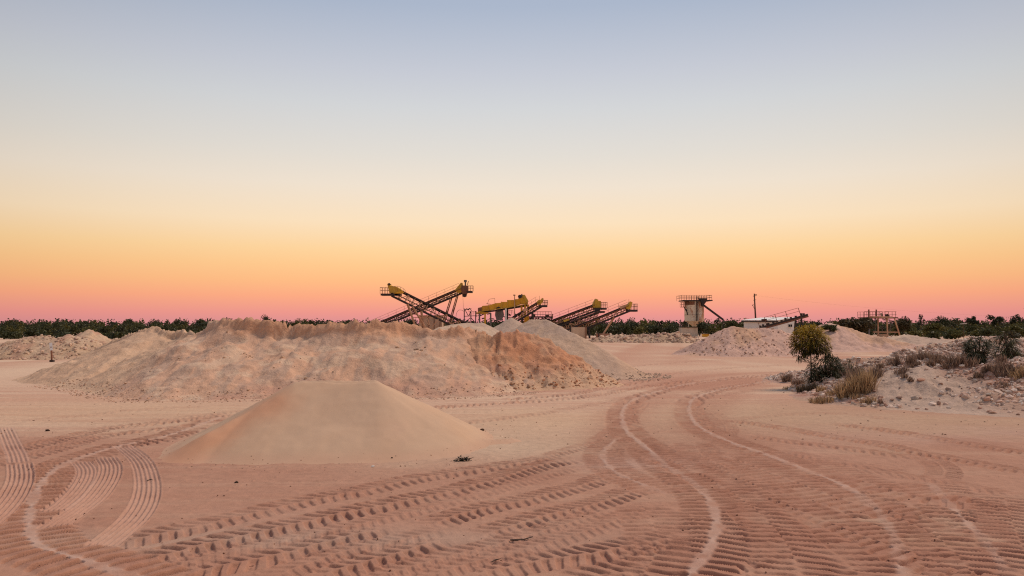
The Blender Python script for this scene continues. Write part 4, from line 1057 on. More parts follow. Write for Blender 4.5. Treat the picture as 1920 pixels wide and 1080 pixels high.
# steel frame beside the screen
fr = empty('screen_tower', at(882, 632, 133) * 1.0, 'dark steel frame between the crossed conveyors and yellow screen', 'steel frame'); fr.location.z = 0
for x in (870.5, 883, 892):
    for yy in (132, 134.5):
        MB().bar(Vector((at(x, 590, yy).x, yy, 0)), at(x, 578.5 if x < 875 else (583 if x > 890 else 585), yy), .17).build('post', M['dark'], fr)
m = MB()
for yy in (132, 134.5):
    for (x0, y0, x1, y1) in ((870, 593, 894, 592), (872, 581, 878, 592), (884, 581, 879, 592), (870, 605, 882, 596), (893, 606, 883, 596), (872, 580, 884, 579)):
        MB().bar(at(x0, y0, yy), at(x1, y1, yy), .11).build('brace', M['dark'], fr)
m = MB()
for (x0, y0, x1, y1) in ((878, 584.5, 894, 583.5), (886, 587, 894, 586.5)): m.bar(at(x0, y0, 132), at(x1, y1, 132), .05)
for x in (881, 887, 893): m.bar(at(x, 584, 132), at(x, 592, 132), .05)
m.build('guard_rail', M['rust'], fr)
pts = [at(855 + 14 * (1 - math.cos(a)) / 2 , 594 - 13 * math.sin(a), 132.5) for a in np.linspace(0, math.pi / 2, 5)] + [at(866, 581.5, 132.5), at(870, 584, 132.5)]
MB().tube(pts, .03, 5).build('hose', M['dark'], fr)
MB().tube([at(x, y, 131.8) for x, y in ((873, 581), (875, 579), (878, 581), (880, 578.5), (883, 580))], .12, 6).build('pipe_tangle', M['dark'], fr)

# yellow screen
DS = 132.0
sc_ = empty('screening_plant', (at(945, 600, DS).x, DS, 0), 'long sloping yellow vibrating screen on legs above the pale sand cone', 'screening plant')
def spart(name, px, D, dep, mat, par=None): return MB().prism([at(x, y, D) for x, y in px], dep).build(name, M[mat], par or sc_)
spart('screen_body', [(897, 577), (904, 575.5), (904.5, 573.5), (916, 572.5), (929, 568.5), (940, 567.5), (940.5, 566), (951, 566), (952.5, 562.5), (965, 562.5), (966, 561), (978, 560.5), (980, 569), (960, 575), (905, 584), (897, 584)], DS - 1.1, 2.2, 'yellow')
m = MB()
for x, y0, y1 in ((904, 574, 584), (916, 571.5, 582), (928.5, 568, 580), (940, 565.5, 578), (951.5, 562.5, 576), (965, 561, 573), (977, 560, 570)):
    m.bar(at(x, y0, DS - 1.2), at(x, y1, DS - 1.2), .14, .10)
m.bar(at(897, 584.5, DS - 1.2), at(960, 575.3, DS - 1.2), .15, .12); m.bar(at(960, 575.3, DS - 1.2), at(990, 570, DS - 1.2), .15, .12)
m.build('screen_ribs', M['olive'], sc_)
spart('feed_box', [(972, 559), (977, 553.5), (983, 552.5), (985, 554), (990, 564), (990, 569), (978, 570)], DS - 1.3, 2.6, 'yellow')
spart('feed_box_cover', [(979.5, 555.5), (983, 552.2), (990.3, 563), (990, 568.5), (986.5, 567)], DS - 1.45, .1, 'olive')
MB().tube([at(974.5, 556, DS - 1.5), at(974.5, 556, DS + 1.5)], .33, 10).build('vibrator_motor', M['dark'], sc_)
spart('motor_guard', [(976, 553), (979, 550.5), (980, 553), (978.5, 558), (976, 558)], DS - 1.4, .6, 'grey')
spart('under_deck', [(897, 585), (930, 581), (985, 570.5), (992, 571.5), (990, 574), (940, 582), (900, 587.5)], DS - .9, 1.8, 'dark')
spart('end_plate', [(896, 577.5), (903, 576), (903, 584.5), (896, 585)], DS - 1.18, 2.3, 'rust')
MB().box(at(894, 588, DS).x, at(915, 588, DS).x, DS - 1.2, DS + 1.2, at(894, 588.3, DS).z, at(894, 585.8, DS).z).build('support_beam', M['yellow'], sc_)
for x in (899, 909.5, 920):
    for yy in (DS - 1.1, DS + 1.1):
        p = at(x, 587, yy); MB().bar((p.x, yy, 0), p, .28, .28).build('leg', M['yellow' if x == 909.5 else 'grey'], sc_)
MB().prism([at(x, y, DS - .9) for x, y in ((929, 582), (943, 580), (945, 590), (941, 600), (931, 601), (928, 591))], 2.0).build('under_tank', M['grey'], sc_)
MB().tube([at(934.5, 579.5, DS - 1.2), at(934.5, 579.5, DS + 1)], .42, 12).build('exciter_drum', M['dark'], sc_)
MB().tube([Vector((at(948.5, 600, DS).x, DS - 1.0, 0)), at(948.5, 578, DS - 1.0)], .19, 10).build('white_post', M['white'], sc_)
MB().tube([Vector((at(951.5, 600, DS).x, DS + .6, 0)), at(951.5, 575, DS + .6)], .14, 8).build('leg', M['dark'], sc_)
for x in (978, 984.5, 990):
    p = at(x, 590, DS - .8); MB().bar((p.x, DS - .8, 0), at(x, 572, DS - .8), .34, .30).build('leg', M['yellow'], sc_)
spart('column_plate', [(976.5, 594), (981, 591.5), (982, 608), (977, 606)], DS - 1.0, .25, 'yellow'); spart('column_plate', [(985.5, 592), (991, 596), (991.5, 606), (986, 609)], DS - 1.05, .25, 'yellow')
m = MB(); rg = random.Random(9)
for k in range(34):
    x0, y0 = rg.uniform(898, 998), rg.uniform(584, 606); x1, y1 = x0 + rg.choice((-1, 1)) * rg.uniform(2, 12), y0 + rg.uniform(-7, 7); yy = DS + rg.uniform(-.6, 1.6)
    m = MB(); m.bar(at(x0, max(y0, 583 - (x0 - 940) * .1), yy), at(x1, max(y1, 584 - (x1 - 940) * .1), yy), rg.uniform(.08, .2)); m.build('frame_brace', M['dark'], sc_)
m = MB()
for k in range(16):
    x0, y0 = rg.uniform(905, 996), rg.uniform(586, 604); yy = DS + rg.uniform(-1, 1)
    MB().bar(at(x0, y0, yy), at(x0 + rg.uniform(3, 14), y0 + rg.uniform(-1.5, 1.5), yy), rg.uniform(.08, .16)).build('frame_beam', M['rust'], sc_)
m = MB(); f = [(914, 569.5), (917, 561), (927.7, 559.2), (928, 568)]
for p, q in zip(f[:-1], f[1:]): m.bar(at(*p, DS + 1), at(*q, DS + 1), .05)
m.bar(at(912, 569.5, DS), at(920, 570.5, DS), .1); m.build('thin_guard_rail', M['rust'], sc_)
m = MB()
m.bar(at(953, 582, DS + 1), at(962, 582, DS + 1), .05); m.bar(at(953, 585, DS + 1), at(962, 585, DS + 1), .05)
for x in (953, 956, 959, 962): m.bar(at(x, 582, DS + 1), at(x, 590, DS + 1), .05)
m.build('guard_rail', M['rust'], sc_)
lp = empty('lamp_post', (at(965, 600, 129.5).x, 129.5, 0), 'slim lamp post with dish top standing before the yellow screen', 'lamp post')
MB().tube([(lp.location.x, 129.5, 0), at(964.8, 555, 129.5)], [.10, .07], 8).build('pole', M['rustpale'], lp)
MB().tube([at(964.4, 554.6, 129.5), at(964.4, 553.6, 129.5), at(964.4, 552.4, 129.5)], [.10, .24, .15], 10).build('lamp_head', M['rust'], lp)

# C: short conveyor right of the screen
C_ = Conveyor('belt_conveyor', 'short laced conveyor rising right from under the yellow screen', (962, 594, 129), (1012, 564.5, 128), 1.0, 1.0, rail=True, rail_from=.55, chord='dark')
C_.part('head_hood', [(1006, 566), (1010, 562), (1014, 562), (1016.5, 558.5), (1019.5, 560), (1018, 566), (1014, 571), (1007, 571)], 127.3, 1.3, 'olive')
C_.deck(1010, 1026, 573, 128, 1.8); C_.guard(1018, 1026.5, 572.5, 128, 1.7, .85, 3)
C_.legs(.62, .3, mat='dark'); C_.part('tail_plate', [(980, 580), (988, 577), (990, 582), (982, 585)], 127.2, .1, 'rustpale')
C_.legs(.25, -.2, mat='dark')

# walkway with railing to the right of the screen
wk = empty('walkway_platform', (at(1016, 600, 133).x, 133, 0), 'dark raised walkway with thin railing left of the double conveyors', 'walkway')
a, b_ = at(990, 594, 133), at(1036, 594, 133)
MB().box(a.x, b_.x, 132, 134, a.z - .15, a.z + .08).build('deck', M['dark'], wk)
m = MB()
for yy in (132, 134):
    for z in (.45, .9): m.bar((at(998, 594, yy).x, yy, a.z + z), (at(1034, 594, yy).x, yy, a.z + z), .05)
    for x in (998, 1003, 1008, 1013, 1018, 1023, 1028, 1034): m.bar((at(x, 594, yy).x, yy, a.z), (at(x, 594, yy).x, yy, a.z + .95), .05)
m.build('guard_rail', M['rust'], wk)
for x in (996, 1010, 1022, 1034):
    p = at(x, 595, 132.4); MB().bar((p.x, 132.4, 0), p, .18).build('post', M['dark'], wk)
MB().bar(at(1036, 598, 132), at(1036, 588.5, 132), .16).build('end_post', M['rust'], wk)
m = MB()
for k in range(14):
    x0 = rg.uniform(992, 1034); m.bar(at(x0, rg.uniform(595, 600), 132.6), at(x0 + rg.uniform(-7, 7), rg.uniform(595, 603), 133.4), rg.uniform(.1, .22))
m.build('under_frame', M['dark'], wk)
m = MB()
for x, y, h in ((1000, 591.5, .5), (1026, 591.5, .35)): p = at(x, y, 132.8); MB().box(p.x - .35, p.x + .35, 132.6, 133.2, p.z - .25, p.z - .25 + h).build('gearbox', M['dark'], wk)


# D, D2, E: conveyors at right
Dc = Conveyor('belt_conveyor', 'upper rusty conveyor with tall yellow hood, topmost of the right-hand three', (1005, 612, 136), (1117, 570, 132), 1.2, 1.15, chord='dark', lace='rustpale', rail=True)
Dc.part('head_hood', [(1111, 573), (1114, 565), (1117, 560), (1122, 562), (1121, 566), (1115, 577), (1112, 576)], 131.2, 1.6, 'olive')
Dc.part('head_box', [(1120, 566), (1122, 564), (1127, 564.5), (1127, 577), (1114.5, 577)], 131.3, 1.5, 'olive')
Dc.deck(1113, 1136.5, 578, 132, 1.9); Dc.guard(1126.5, 1137.5, 577.5, 132, 1.8, 1.0, 3)
Dc.legs(.5, -.4, mat='dark'); Dc.legs(.72, -1.6, mat='rustpale')
Dc.part('discharge_chute', [(1115, 579), (1126, 579), (1124, 586), (1118, 586)], 131.4, 1.2, 'dark')
D2 = Conveyor('belt_conveyor', 'lower shadowed conveyor tucked beneath the tall-hooded one', (1020, 622, 131), (1121, 585, 128), 1.1, 1.0, rail=False, chord='rust', lace='rustpale')
D2.deck(1117, 1133, 584, 128, 1.7); D2.part('head_box', [(1116, 580.5), (1124, 580), (1123, 588), (1116, 588.5)], 127.4, 1.2, 'dark')
D2.part('side_plate', [(1056, 601), (1066, 597), (1068, 600), (1058, 604)], 127.9, .1, 'olive')
D2.legs(.62, -1.7, t=.2)
E = Conveyor('belt_conveyor', 'slender pale-laced conveyor with small yellow hood, farthest right of the plant', (1035, 630, 124), (1180, 571, 120), 1.0, 1.0, chord='dark', lace='rustpale', rail=True, rail_from=.35)
E.part('head_hood', [(1174, 573), (1178, 571.5), (1180, 567), (1182.5, 565), (1186, 567), (1184.5, 573), (1182, 580), (1175, 579.5)], 119.2, 1.4, 'olive')
E.part('side_plate', [(1160, 575), (1176, 570), (1177, 574), (1164, 579)], 119.3, .08, 'rustpale')
E.deck(1175, 1194, 581.5, 120, 1.7); E.guard(1186, 1194, 581, 120, 1.6, .95, 3)
E.legs(.78, -2.3, mat='rustpale', t=.2); E.legs(.45, .2, mat='dark')

def block(name, label, x0, x1, y0, y1, D, dep, mat, cat, bottom=True):
    a, b_ = at(x0, y0, D), at(x1, y1, D)
    o = empty(name, (a.x, D, 0), label, cat)
    MB().box(a.x, b_.x, D, D + dep, -.1 if bottom else b_.z, a.z).build('wall', M[mat], o)
    return o
bl = block('concrete_hopper_wall', 'beige wall between the legs of the crossed conveyors', 786, 829, 593, 611, 131, 2.5, 'beige', 'wall')
a, b_ = at(784, 592.4, 131), at(831, 592.4, 131); MB().box(a.x, b_.x, 130.8, 133.7, a.z - .05, a.z + .12).build('cap', M['rustpale'], bl)
m = MB()
for x in (792, 803, 814, 825): p = at(x, 593.5, 130.9); m.bar((p.x, 130.9, 0), p, .09)
m.build('stiffener', M['rust'], bl)
bl = block('concrete_block', 'beige concrete block at the foot of the right-hand conveyors', 1071, 1100, 613.5, 623, 118, 2.4, 'beige', 'concrete block')
p = at(1069.5, 611.5, 117.8); MB().bar((p.x, 117.8, 0), p, .2).build('corner_post', M['dark'], bl); p = at(1098.5, 612, 117.8); MB().bar((p.x, 117.8, 0), p, .17).build('corner_post', M['rust'], bl)
bl = block('brick_footing', 'low reddish footing under the farthest right conveyor leg', 1119, 1142, 625.5, 632, 118, 1.2, 'brick', 'footing')
p = at(1122.5, 624, 117.7); MB().bar((p.x, 117.7, 0), p, .18).build('anchor_post', M['dark'], bl)

# ------------------------------------------------------------------ silo tower
DT = 151.0
si = empty('rusty_silo', (at(1300, 630, DT).x, DT, 0), 'white and rust silo tower with railed platform and slanting chute', 'silo')
cx = at(1301.5, 583, DT + 1.9).x
z = lambda y: at(1300, y, DT).z
# body: eight-sided with a conical bottom
rb = 18.0 * DT / F
def ring_mesh(name, prof, mat, n=20, ang0=0.0, ang1=2 * math.pi, par=si, center=(cx, DT + rb)):
    m = MB(); k = len(prof); full = abs(ang1 - ang0 - 2 * math.pi) < 1e-6; na = n if full else n + 1
    vs = [(center[0] + r_ * math.cos(ang0 + (ang1 - ang0) * i / n), center[1] + r_ * math.sin(ang0 + (ang1 - ang0) * i / n), zz) for (r_, zz) in prof for i in range(na)]
    fs = [(j * na + i, j * na + (i + 1) % na, (j + 1) * na + (i + 1) % na, (j + 1) * na + i) for j in range(k - 1) for i in range(n)]
    m._add(vs, fs); return m.build(name, M[mat], par, False)
ring_mesh('body', [(rb * .98, z(602)), (rb, z(601.5)), (rb, z(565))], 'silo', 20)
ring_mesh('rusty_flank', [(rb * 1.012, z(601)), (rb * 1.012, z(567))], 'silorust', 6, math.radians(-72), math.radians(-2))
ring_mesh('rust_band', [(rb * 1.015, z(571.5)), (rb * 1.015, z(565.5))], 'rust', 10, math.radians(-178), math.radians(-100))
ring_mesh('body_seam', [(rb * 1.02, z(590.6)), (rb * 1.02, z(590))], 'grey', 20)
ring_mesh('cone_bottom', [(rb * .25, z(612)), (rb * .3, z(610)), (rb * .97, z(601.8))], 'silo', 20)
pa, pb = at(1281, 563, DT), at(1335.5, 563, DT)
MB().box(pa.x, pb.x, DT - .3, DT + 2 * rb + .3, z(564.3), z(562.4)).build('platform', M['dark'], si)
m = MB(); zr = z(562.4)
for yy in (DT - .25, DT + 2 * rb + .25):
    xa, xb = at(1277.5, 560, DT).x, at(1334, 560, DT).x
    for h in (.5, .95): m.bar((xa, yy, zr + h), (xb, yy, zr + h), .055)
    for k in range(13): x = xa + (xb - xa) * k / 12; m.bar((x, yy, zr - .1), (x, yy, zr + .98), .055)
for x in (at(1277.5, 560, DT).x, at(1334, 560, DT).x):
    for h in (.5, .95): m.bar((x, DT - .25, zr + h), (x, DT + 2 * rb + .25, zr + h), .055)
m.build('guard_rail', M['rust'], si)
for x in (1305.8, 1308.6): MB().bar(at(x, 556, DT - .25), at(x, 602.5, DT - .25), .13, .13).build('ladder_rail', M['dark'], si)
spx = lambda nm, px, D, dep, mat: MB().prism([at(x, y, D) for x, y in px], dep).build(nm, M[mat], si)
spx('feed_hopper', [(1312.5, 559), (1326, 559), (1326, 563.5), (1320.5, 571), (1320, 574.5), (1317.5, 574), (1316, 569)], DT - .6, 1.5, 'dark')
MB().bar(at(1319.5, 572.5, DT - .1), at(1356, 599.5, DT + .6), .34, .34).build('chute', M['dark'], si)
p = at(1356, 599.5, DT + .6); MB().bar((p.x - .15, p.y, 0), p, .16).build('chute_post', M['dark'], si)
m = MB(); a = at(1276.5, 575.5, DT + 1); b_ = at(1283, 575.5, DT + 1)
m.box(a.x, b_.x, DT + .4, DT + 1.6, a.z - .08, a.z)
for yy in (DT + .4, DT + 1.6):
    for h in (.5, .95): m.bar((a.x, yy, a.z + h), (b_.x, yy, a.z + h), .05)
    for x in (a.x, (a.x + b_.x) / 2, b_.x): m.bar((x, yy, a.z), (x, yy, a.z + .97), .05)
m.build('side_balcony', M['rust'], si)
m = MB()
for (x0, y0, x1, y1) in ((1282, 575, 1287, 582), (1283, 577, 1288, 585), (1287, 580, 1289, 590)): m.bar(at(x0, y0, DT + .8), at(x1, y1, DT + .6), .14)
m.build('bracket', M['dark'], si)
for x in (1288, 1291, 1311, 1317):
    p = at(x, 603, DT + .4 + (x % 3)); MB().bar((p.x, p.y, 0), p, .16).build('leg', M['concrete' if x in (1291, 1317) else 'dark'], si)
bl = block('concrete_block', 'square pale concrete block with dark top at the foot of the silo', 1278, 1308.5, 614, 630, 147.5, 2.6, 'concrete', 'concrete block')
a, b_ = at(1277.6, 613, 147.5), at(1309, 614.2, 147.5); MB().box(a.x, b_.x, 147.3, 150.2, b_.z + .005, a.z + .01).build('cap', M['dark'], bl)
a, b_ = at(1318.5, 626.5, 140), at(1329.5, 631.3, 140)
pl = empty('steel_skip', (a.x, 140, 0), 'small ochre steel skip on the ground right of the silo block', 'skip')
MB().prism([at(1318.5, 626.5, 140), at(1329.5, 626.5, 140), Vector((at(1328.8, 630, 140).x, 140, 0)), Vector((at(1319.2, 630, 140).x, 140, 0))], 1.0).build('body', M['yellow'], pl)
m = MB(); m.bar(at(1318.2, 626.4, 139.95), at(1329.8, 626.4, 139.95), .08); m.build('rim', M['rust'], pl)

# ------------------------------------------------------------------ shed, its conveyor, pole, rusty frame
DSH = 130.0
sh = empty('white_shed', (at(1440, 600, DSH).x, DSH, 0), 'long low white shed with skillion roof behind the pinkish pile', 'shed')
xl, xm, xr = at(1394.5, 600, DSH + 4).x, at(1458, 600, DSH - 1.5).x, at(1490, 600, DSH + 1).x
z0 = -.05
A0, B0, C0 = Vector((xl, DSH + 4, 0)), Vector((xm, DSH - 1.5, 0)), Vector((xr, DSH + 1.0, 0)); D0 = A0 + (C0 - B0)
zt = lambda y, D: at(1440, y, D).z
m = MB(); m.hexa([A0 + Vector((0, 0, z0)), B0 + Vector((0, 0, z0)), B0 + Vector((.05, .05, z0)), A0 + Vector((.05, .05, z0)), A0 + Vector((0, 0, zt(601.2, DSH + 4))), B0 + Vector((0, 0, zt(601.8, DSH))), B0 + Vector((.05, .05, zt(601.8, DSH))), A0 + Vector((.05, .05, zt(601.2, DSH + 4)))]); m.build('side_wall', M['whiteshade'], sh)
m = MB(); q = Vector((0, .08, 0)); hb, hc = zt(601.8, DSH), zt(596.0, DSH)
m.hexa([B0 + Vector((0, 0, z0)), C0 + Vector((0, 0, z0)), C0 + q + Vector((0, 0, z0)), B0 + q + Vector((0, 0, z0)), B0 + Vector((0, 0, hb)), C0 + Vector((0, 0, hc)), C0 + q + Vector((0, 0, hc)), B0 + q + Vector((0, 0, hb))]); m.build('end_wall', M['white'], sh)
m = MB(); m.hexa([C0 + Vector((0, .1, z0)), D0 + Vector((0, 0, z0)), D0 + Vector((-.08, 0, z0)), C0 + Vector((-.08, .1, z0)), C0 + Vector((0, .1, hc)), D0 + Vector((0, 0, hc)), D0 + Vector((-.08, 0, hc)), C0 + Vector((-.08, .1, hc))]); m.build('back_wall', M['white'], sh)
e1, e2 = (A0 - B0).normalized() * .35, (C0 - B0).normalized() * .25
rA, rB, rC, rD = A0 + e1 - e2 + Vector((0, 0, zt(601.0, DSH + 4))), B0 - e1 * .4 - e2 + Vector((0, 0, hb + .03)), C0 - e1 * .4 + e2 + Vector((0, 0, hc + .05)), D0 + e1 + e2 + Vector((0, 0, hc + .05))
t_ = Vector((0, 0, .10)); rf = MB().hexa([rA, rB, rC, rD, rA + t_, rB + t_, rC + t_, rD + t_]).build('roof', M['white'], sh)
t2 = Vector((0, -.06, -.13)); MB().bar(rA + t2, rB + t2, .10, .20).build('fascia', M['dark'], rf)
wu = (C0 - B0).normalized(); wn_ = Vector((wu.y, -wu.x, 0)); wn_ = wn_ if wn_.y < 0 else -wn_
Lw = (C0 - B0).length; f0, f1 = .60, .83; w0, w1 = B0 + wu * Lw * f0 + wn_ * .03, B0 + wu * Lw * f1 + wn_ * .03
zz0, zz1 = zt(613.2, DSH), zt(608, DSH)
win = MB().hexa([w0 + Vector((0, 0, zz0)), w1 + Vector((0, 0, zz0)), w1 - wn_ * .02 + Vector((0, 0, zz0)), w0 - wn_ * .02 + Vector((0, 0, zz0)), w0 + Vector((0, 0, zz1)), w1 + Vector((0, 0, zz1)), w1 - wn_ * .02 + Vector((0, 0, zz1)), w0 - wn_ * .02 + Vector((0, 0, zz1))]).build('window', M['glass'], sh)
m = MB(); k = wn_ * .03
for p, q in ((w0, w1),):
    m.bar(p + k + Vector((0, 0, zz0)), q + k + Vector((0, 0, zz0)), .05); m.bar(p + k + Vector((0, 0, zz1)), q + k + Vector((0, 0, zz1)), .05)
    for f in (0, .5, 1): s = p + (q - p) * f + k; m.bar(s + Vector((0, 0, zz0)), s + Vector((0, 0, zz1)), .045)
m.build('frame', M['whiteshade'], win)

Fv = Conveyor('belt_conveyor', 'dark single conveyor with open handrail crossing in front of the white shed', (1423, 614, 112), (1514, 589, 110), .9, .35, rail=False, chord='rust', lace='dark', n=18)
m = MB()
for c in (.75, 1.25 * 1.0):
    m.bar(Fv.pt(Fv.L * .16, .5, c), Fv.pt(Fv.L * .86, .5, c), .05)
for f in (.16, .38, .60, .86): p = Fv.pt(Fv.L * f, .5, -.1); m.bar(p, Fv.pt(Fv.L * f, .5, 1.25), .08)
m.bar(Fv.pt(.1, .5, -.1), Fv.pt(.1, .5, .8), .07); m.bar(Fv.pt(.1, .5, .55), Fv.pt(Fv.L * .16, .5, .95), .04)
m.build('handrail', M['rust'], Fv.root)
rg2 = random.Random(3)
for f in (.03, .09, .17, .2, .3, .38, .47, .55, .66, .76, .87, .92):
    p = Fv.pt(Fv.L * f, .45, .15); MB().box(p.x - .12, p.x + .16, p.y - .1, p.y + .1, p.z - .1, p.z + rg2.uniform(.05, .25)).build('roller_bracket', M['dark'], Fv.root)
p = Fv.pt(Fv.L * .15, .2, .75); MB().tube([p - Vector((.45, 0, -.1)), p + Vector((.3, 0, .15))], .16, 8).build('motor', M['dark'], Fv.root)
Fv.legs(.745, -.12, mat='dark', t=.16, brace=True); Fv.legs(.86, .06, mat='dark', t=.14, brace=False)

po = empty('power_pole', (at(1417.5, 600, 150).x, 150, 0), 'tall leaning wooden power pole with short crossarms behind the shed', 'power pole')
MB().tube([(at(1417.5, 600, 150).x, 150, 0), at(1416.8, 598, 150), at(1415.5, 575, 150), at(1414.3, 550.5, 150)], [.20, .18, .15, .11], 8).build('pole', M['wood'], po)
MB().bar(at(1411.8, 555.3, 150), at(1418.5, 554.2, 150), .09, .12).build('crossarm', M['wood'], po)
MB().bar(at(1414.5, 552, 150), at(1419, 552.3, 150), .09, .10).build('crossarm', M['wood'], po)
MB().bar(at(1412.5, 563, 150), at(1417.8, 562, 150), .07, .09).build('crossarm', M['wood'], po)
MB().bar(at(1411, 572, 150), at(1414.5, 579, 150), .06).bar(at(1410.8, 573, 150), at(1412.5, 571, 150), .14).build('stay', M['wood'], po)
def wire(a, b_, sag, n=14): 
    return [a.lerp(b_, t) - Vector((0, 0, sag * 4 * t * (1 - t))) for t in np.linspace(0, 1, n)]
wr = MB().tube(wire(at(1415, 554, 150), at(2050, 596, 175), 1.2), .005, 4).build('power_line', M['dark']); tag(wr, 'thin power line running right from the wooden pole', 'power line')

DF = 121.0
rf_ = empty('rusty_tower', (at(1660, 630, DF).x, DF, 0), 'rusty orange steel frame tower with railed deck before the woodland', 'steel frame')
xa, xb = at(1614.5, 594, DF).x, at(1677, 594, DF).x; zd = at(1640, 596, DF).z
MB().box(xa, xb, DF - 1.2, DF + 1.2, zd - .1, zd + .1).build('deck', M['rust'], rf_)
MB().bar((at(1624, 594, DF).x, DF - 1.25, zd + .16), (at(1666, 596, DF).x, DF - 1.25, zd + .1), .1, .22).build('deck_beam', M['rustpale'], rf_)
m = MB()
for yy in (DF - 1.15, DF + 1.15):
    for x0, x1 in ((1614.5, 1648), (1652, 1674)):
        for h in (.5, 1.0): m.bar((at(x0, 590, DF).x, yy, zd + h), (at(x1, 590, DF).x, yy, zd + h), .05)
    for x in (1614.5, 1619, 1625, 1635, 1643, 1648, 1653, 1666, 1672.5): m.bar((at(x, 590, DF).x, yy, zd), (at(x, 590, DF).x, yy, zd + 1.0), .05)
m.build('guard_rail', M['rust'], rf_)
for x in (1629, 1643): MB().bar(at(x, 596, DF - .3), at(x, 580.3, DF - .3), .17).build('upright', M['rust'], rf_)
for yy in (DF - 1.05, DF + 1.05):
    for xt, xb2, mt in ((1632, 1629, 'grey'), (1646.5, 1647, 'rustpale'), (1663, 1664.5, 'rustpale'), (1677, 1689, 'rustpale')):
        MB().bar(at(xt, 596.5, yy), (at(xb2, 636, yy).x, yy, -.05), .17, .17).build('leg', M[mt], rf_)
    MB().bar(at(1637, 622.5, yy), at(1684.5, 622.8, yy), .15, .18).build('crossbeam', M['rustpale'], rf_)
m = MB()
for (x0, y0, x1, y1) in ((1649, 612, 1658, 612), (1654, 612, 1655, 621), (1650, 616, 1658, 616), (1666, 621, 1671, 613), (1670, 600, 1670.5, 620), (1642, 600, 1642, 621), (1666, 627, 1676, 634), (1679, 624, 1672, 634)): m.bar(at(x0, y0, DF), at(x1, y1, DF), .08)
m.build('inner_brace', M['grey'], rf_)
m = MB()
for k in range(7): p = at(rg2.uniform(1644, 1670), 594.5, DF + rg2.uniform(-.8, .8)); m.tube([p, p + Vector((rg2.uniform(-.3, .3), 0, rg2.uniform(.25, .55)))], .13, 6)
m.build('deck_machinery', M['dark'], rf_)
MB().bar(at(1653.5, 595, DF - .9), at(1652, 587, DF - .9), .2).build('deck_post', M['concrete'], rf_)
spz = at(1652, 628, DF + .5); MB().box(at(1646, 628, DF).x, at(1661, 628, DF).x, DF - .3, DF + .3, -.05, at(1650, 626, DF).z).build('base_block', M['beige'], rf_)

wp = empty('white_post', (at(1806.5, 615, 100).x, 100, 0), 'small white cross-topped post in front of the right-hand woodland', 'post')
MB().tube([(at(1806.5, 615, 100).x, 100, 0), at(1806.5, 606, 100)], .04, 6).build('post', M['wood'], wp)
MB().bar(at(1801, 607.3, 100), at(1812.5, 606.8, 100), .10, .07).build('crossbar', M['white'], wp)

# ------------------------------------------------------------------ small things
b = ground_pt(97.5, 679.5)
sg = empty('marker_post', b, 'small white marker sign on a thin post at the far left', 'sign')
Dm = b.y; tp = at(95, 644, Dm)
MB().bar(b - Vector((0, 0, .1)), at(96.2, 650, Dm), .06).build('post', M['rust'], sg)
MB().hexa([at(93.6, 657.2, Dm - .08), at(99.2, 656.6, Dm - .08), at(99.2, 656.6, Dm - .06), at(93.6, 657.2, Dm - .06), at(92.2, 642.8, Dm + .06), at(97.8, 642.4, Dm + .06), at(97.8, 642.4, Dm + .08), at(92.2, 642.8, Dm + .08)]).build('sign_plate', M['white'], sg)
MB().box(b.x - .09, b.x + .09, Dm - .07, Dm + .07, -.02, .12).build('foot_clod', M['dark'], sg)

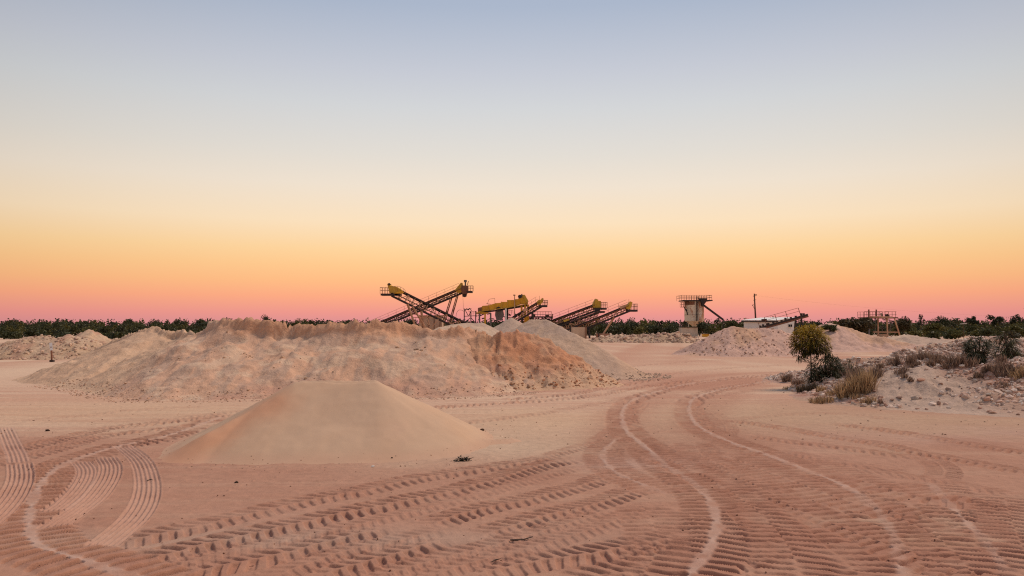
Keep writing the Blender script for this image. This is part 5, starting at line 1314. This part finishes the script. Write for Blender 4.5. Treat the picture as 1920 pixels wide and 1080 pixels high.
b = ground_pt(868, 862); b.z = max(b.z, float(front.height(np.array([b.x]), np.array([b.y]))[0][0]))
r = np.random.default_rng(5)
tw = empty('uprooted_sprig', b, 'small uprooted dark sprig lying at the right foot of the smooth sand pile', 'sprig')
n = 70; q = r.normal(size=(n, 3)) * np.array((.05, .03, .012)); P_ = np.array(b) + q + np.array((0, 0, .025))
d = r.normal(size=(n, 3)) * np.array((1, .7, .4)); d /= np.linalg.norm(d, axis=1, keepdims=True)
V, Fq = tri_leaves(r, P_, d, .035 + .03 * r.random(n), .008 + .004 * r.random(n), .3)
np_mesh('leaves', V, Fq, M['leaf'], tw, np.repeat(np.array((.022, .024, .014)) * (.6 + .8 * r.random((n, 1))), 6, 0), False)
m = MB(); B3 = Vector(b)
for k in range(5): m.tube([B3 + Vector((-.08 + .03 * k, 0, .01)), B3 + Vector((-.03 + .035 * k, -.01, .035)), B3 + Vector((.02 + .03 * k, .02 * (k - 2), .02 + .02 * (k % 3)))], [.004, .004, .002], 5)
m.build('stem', M['bark'], tw)

def stick(label, px, rad):
    P_ = [ground_pt(*p) + Vector((0, 0, .012 + .006 * (i % 2))) for i, p in enumerate(px)]
    o = MB().tube(P_, [rad] * (len(P_) - 1) + [rad * .5], 6).build('stick', M['bark']); return tag(o, label, 'stick')
stick('thin curved stick lying on the sand at bottom centre', [(957, 1013), (968, 1014), (982, 1012), (999, 1008)], .006)
stick('short twig on the sand near the bottom centre', [(922, 1053), (930, 1050), (939, 1047)], .004)
stick('short dark twig lying on the right-hand curved tyre track at left', [(276, 899), (282, 898), (287, 898)], .006)
def clod(name, label, px, s, col, seed):
    r = np.random.default_rng(seed); p = ground_pt(*px); hh = float(front.height(np.array([p.x]), np.array([p.y]))[0][0]); p.z = max(p.z, hh)
    V = ICO_V * (0.8 + .4 * r.random((12, 1))) * np.array((1.2, .9, .75)) * s + np.array(p) + np.array((0, 0, s * .4))
    o = np_mesh(name, V, ICO_F, M['stone'], None, np.tile(np.array(col), (12, 1)), False)
    return tag(o, label, 'clod' if name == 'clod' else 'stone')
clod('clod', 'dark clod on the sand below the left foot of the smooth pile', (443, 903), .022, (.05, .035, .025), 1)
clod('clod', 'small dark clod on the sand far left, above the tyre tracks', (89, 808), .035, (.05, .03, .022), 2)
clod('stone', 'small white stone at the front foot of the smooth sand pile', (699, 874), .022, (.72, .66, .58), 3)
clod('clod', 'dark clod to the right of the smooth pile, on pale sand', (904, 813), .03, (.12, .075, .05), 4)
clod('clod', 'small dark crumb in the sand right of the front pile foot', (735, 862), .012, (.06, .04, .03), 5)
